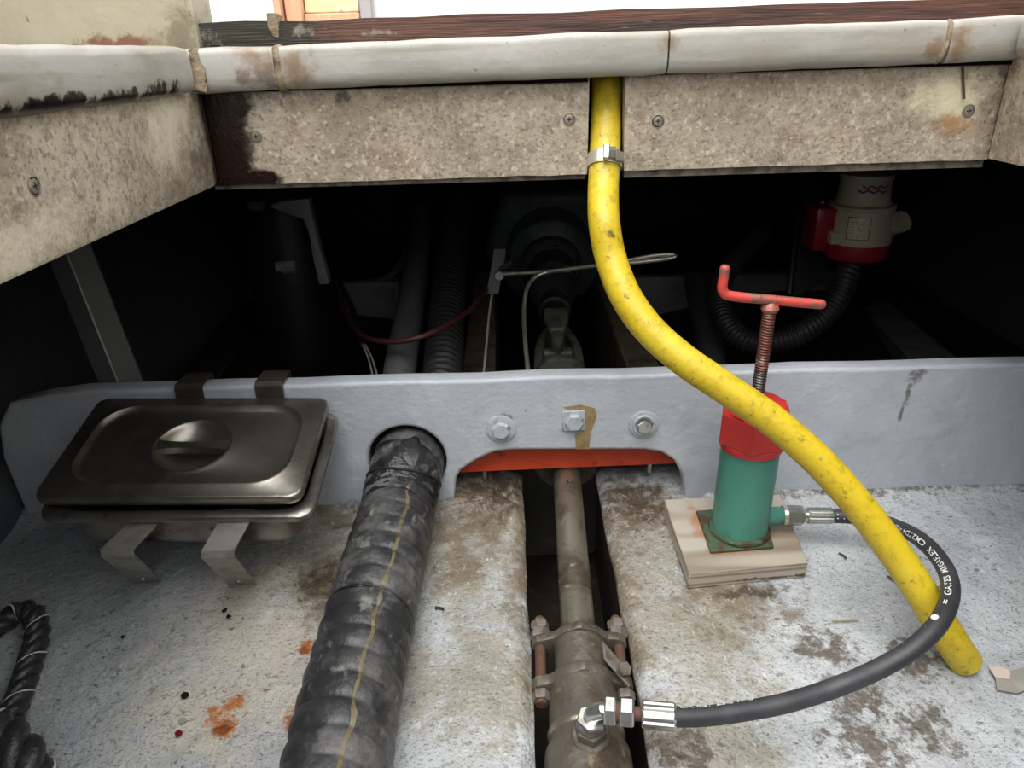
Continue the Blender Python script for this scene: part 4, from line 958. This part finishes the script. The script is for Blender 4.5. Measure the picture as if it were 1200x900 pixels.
# dark post, bilge pump and its hose, right
DP = 1.34
tag(ob('pump_post', bev(prism([Q(942, 196, 1.5), Q(990, 196, 1.5), Q(968, 330, 1.5), Q(930, 350, 1.5)], (0, .03, 0)), .003, 1), 'bayhose', loc=Q(945, 350, 1.5)), 'dark mounting board behind the cream bilge pump', 'board')
pbase = Q(1000, 302, DP)
def pz(y): return (PY(1012, y, pbase.y).z - pbase.z)
bp = thing('bilge_pump', 'cream and red bilge pump with side outlet hanging in the bay', 'pump', pbase)
k_ = DP / FPX
ob('red_base', lathe(pbase, (0, 0, 1), [(0, 30 * k_), (.006, 35 * k_), (pz(281), 37 * k_), (pz(278), 36 * k_)], 36), 'pumpred', bp)
ob('body', lathe(pbase + Vector((0, 0, pz(281))), (0, 0, 1), [(0, 37 * k_), (pz(246) - pz(281), 36 * k_), (pz(241) - pz(281), 34.5 * k_)], 40), 'pumpcream', bp)
ob('neck_ring', lathe(pbase + Vector((0, 0, pz(243))), (0, 0, 1), [(0, 34 * k_), (.003, 36 * k_), (.007, 36 * k_), (.010, 31 * k_)], 40), 'pumpcream', bp)
ob('top_cap', lathe(pbase + Vector((0, 0, pz(238))), (0, 0, 1), [(0, 31 * k_), (.008, 28.5 * k_), (pz(212) - pz(238), 27 * k_), (pz(208) - pz(238), 28.5 * k_), (pz(203) - pz(238), 28 * k_), (pz(202) - pz(238), 25 * k_)], 40), 'pumpcream', bp)
so = pbase + Vector((28 * k_, -.012, pz(268)))
sdir = (Q(1058, 259, DP - .07) - so).normalized(); sl = (Q(1058, 259, DP - .07) - so).length
ob('outlet', lathe(so, sdir, [(0, .0165), (sl * .6, .0165), (sl * .65, .018), (sl, .0185), (sl, .0150), (sl * .3, .0140)], 26, (False, True)), 'pumpcream', bp)
ob('red_mount', bev(box(pbase.x - 55 * k_, pbase.x - 28 * k_, pbase.y - .02, pbase.y + .04, pbase.z + pz(290), pbase.z + pz(240)), .006, 2), 'pumpred', bp)
ob('clip', bev(box(pbase.x - 40 * k_, pbase.x - 28 * k_, pbase.y - 24 * k_, pbase.y - 8 * k_, pbase.z + pz(280), pbase.z + pz(266)), .002, 1), 'pumpcream', bp)
for yy in (237, 277): ob('screw', lathe(Q(964 if yy < 250 else 955, yy, DP - .03), (0, -1, 0), [(0, .003), (.001, .003)], 10), 'brightsteel', bp)
def cyl_patch(r, a0, a1, z0, z1, n=10):
    V = []; F = []
    for i in range(n + 1):
        a = a0 + (a1 - a0) * i / n
        for z in (z0, z1): V.append(pbase + Vector((math.sin(a) * r, -math.cos(a) * r, z)))
    for i in range(n): F.append((2 * i, 2 * i + 2, 2 * i + 3, 2 * i + 1))
    return V, F
rb_ = 37 * k_ + .0006
ob('label_plate', cyl_patch(rb_, -.74, -.14, pz(272), pz(248)), 'pumplabel', bp)
ob('label_border', join(cyl_patch(rb_ + .0003, -.76, -.12, pz(273), pz(272)), cyl_patch(rb_ + .0003, -.76, -.12, pz(248), pz(247)), cyl_patch(rb_ + .0003, -.76, -.735, pz(273), pz(247)), cyl_patch(rb_ + .0003, -.145, -.12, pz(273), pz(247))), 'labelline', bp)
def zig(z, mt, a0, a1):
    V = []; F = []; n = 24
    for i in range(n + 1):
        a = a0 + (a1 - a0) * i / n; ph = (i / 8) % 1; zz = z + .0045 * (abs(ph * 2 - 1)); r = 28.6 * k_ + .0008
        for dz in (-.0018, .0018): V.append(pbase + Vector((math.sin(a) * r, -math.cos(a) * r, zz + dz)))
    for i in range(n): F.append((2 * i, 2 * i + 2, 2 * i + 3, 2 * i + 1))
    ob('wave_mark', (V, F), mt, bp, smooth=False)
zig(pz(221), 'waveblue', -.70, .45); zig(pz(216), 'wavered', -.55, .45)
bh = [Q(1000, 300, DP), Q(994, 320, 1.33), Q(983, 348, 1.33), Q(965, 372, 1.33), Q(935, 392, 1.33), Q(900, 402, 1.35), Q(868, 396, 1.37), Q(848, 372, 1.40), Q(842, 340, 1.45), Q(855, 312, 1.5), Q(878, 290, 1.58), Q(895, 272, 1.65)]
tag(ob('pump_hose', tube(resample(catmull(bh, 10), .002), .0205, 20, rf=rib2(.0085)), 'bayhose', loc=Q(900, 402, 1.35), angle=180), 'dark ribbed hose curving below the cream bilge pump', 'hose')
tw = thing('wing_bolt', 'small pale T-shaped bolt beside the ribbed pump hose', 'bolt', Q(866, 305, 1.6))
ob('stem', tube([Q(866, 306, 1.6), Q(866, 293, 1.6)], .004, 8), 'baypipe', tw); ob('crossbar', tube([Q(858, 291.5, 1.6), Q(874, 291, 1.6)], .003, 8), 'whiteplastic', tw)
tag(ob('bay_strut', tube([Q(838, 470, 1.36), Q(832, 400, 1.55), Q(815, 330, 1.80)], .028, 14), 'baypipe', loc=Q(838, 470, 1.36)), 'grey pipe rising behind the bulkhead under the yellow hose', 'pipe')
tag(ob('thin_cable', tube([Q(940, 200, 1.46), Q(935, 260, 1.42), Q(927, 320, 1.40), Q(925, 345, 1.40)], .006, 8), 'wire_black', loc=Q(925, 345, 1.40)), 'black cable hanging beside the pump mounting board', 'cable')

# ================================================================== LITTER ON THE FLOOR, PATCHES
def flake(name, x, y, r, mt, lab, asp=1., rot=0., n=6):
    c = PF(x, y, .003 + .0035); pts = []
    for k in range(n):
        a = 2 * math.pi * k / n + rot; q = r * (.7 + .5 * random.random()); v = Vector((math.cos(a) * q * asp, math.sin(a) * q))
        pts.append(c + Vector((v.x * math.cos(rot) - v.y * math.sin(rot), v.x * math.sin(rot) + v.y * math.cos(rot), SL * v.y - .0035)))
    tag(ob(name, prism(pts, (0, 0, .0012)), mt, smooth=False, loc=c - Vector((0, 0, .0035))), lab, 'debris', 'paint flakes on the floor')
flake('paint_flake', 143, 744, .003, 'flake_black', 'small black flake lying alone on the floor below the pan')
flake('paint_flake', 267, 720, .003, 'flake_black', 'black square flake of the pair below the front strap')
flake('paint_flake', 262, 713, .0025, 'flake_black', 'black slim flake of the pair below the front strap', 1.6, 1.)
flake('paint_flake', 216, 812, .0045, 'flake_black', 'crumpled black chip above the red flake')
flake('paint_flake', 213, 842, .0045, 'flake_white', 'grey-white chip beside the red flake')
flake('paint_flake', 209, 857, .004, 'flake_red', 'dark red flake on the grey floor')
def splinter(x, y, x2, y2, lab, r=.0011, mt='flake_brown'):
    a, b = PF(x, y, .004), PF(x2, y2, .004); m_ = a.lerp(b, .5) + Vector((.001, .0005, 0))
    tag(ob('wood_splinter', tube([a, m_, b], r, 6), mt, loc=a), lab, 'debris', 'splinters on the floor')
splinter(510, 712, 520, 714, 'short black splinter on the floor beside the corrugated hose', .0017, 'flake_black')
splinter(983, 648, 992, 654, 'dark splinter on the floor beside the plywood block', .0013)
splinter(1040, 675, 1056, 686, 'longer brown splinter on the floor under the yellow hose', .0013)
splinter(975, 728, 1006, 727, 'thin curved tan fibre on the floor inside the black hose loop', .0009, 'glue')
splinter(391, 618, 412, 613, 'thin black splinter on the floor between steel pan and corrugated hose', .0009, 'flake_black')
tp = thing('torn_tape_patch', 'torn grey and pinkish tape patch on the floor beside the yellow hose end', 'tape', PF(1182, 797))
ob('tape', prism([PF(x, y, .0035) for x, y in ((1166, 790), (1205, 782), (1212, 805), (1192, 813), (1168, 809))], (0, 0, .001)), 'tape', tp, smooth=False)
ob('torn_flap', prism([PF(x, y, .0050) for x, y in ((1159, 783), (1175, 781), (1184, 788), (1183, 797), (1166, 794))], (0, 0, .001)), 'tapepink', tp, smooth=False)
def pin(x, y, x2, y2, Y, lab):
    a, b = PY(x, y, Y), PY(x2, y2, Y - .001); tag(ob('nail_sliver', tube([a, b], .0013, 6), 'flake_brown', loc=b), lab, 'debris')
pin(903, 88, 905, 98, -.0655, 'short dark sliver stuck at the lip above the coaming board')
pin(1128, 76, 1130, 116, -.047, 'long dark sliver hanging over the pale patch of the coaming board')
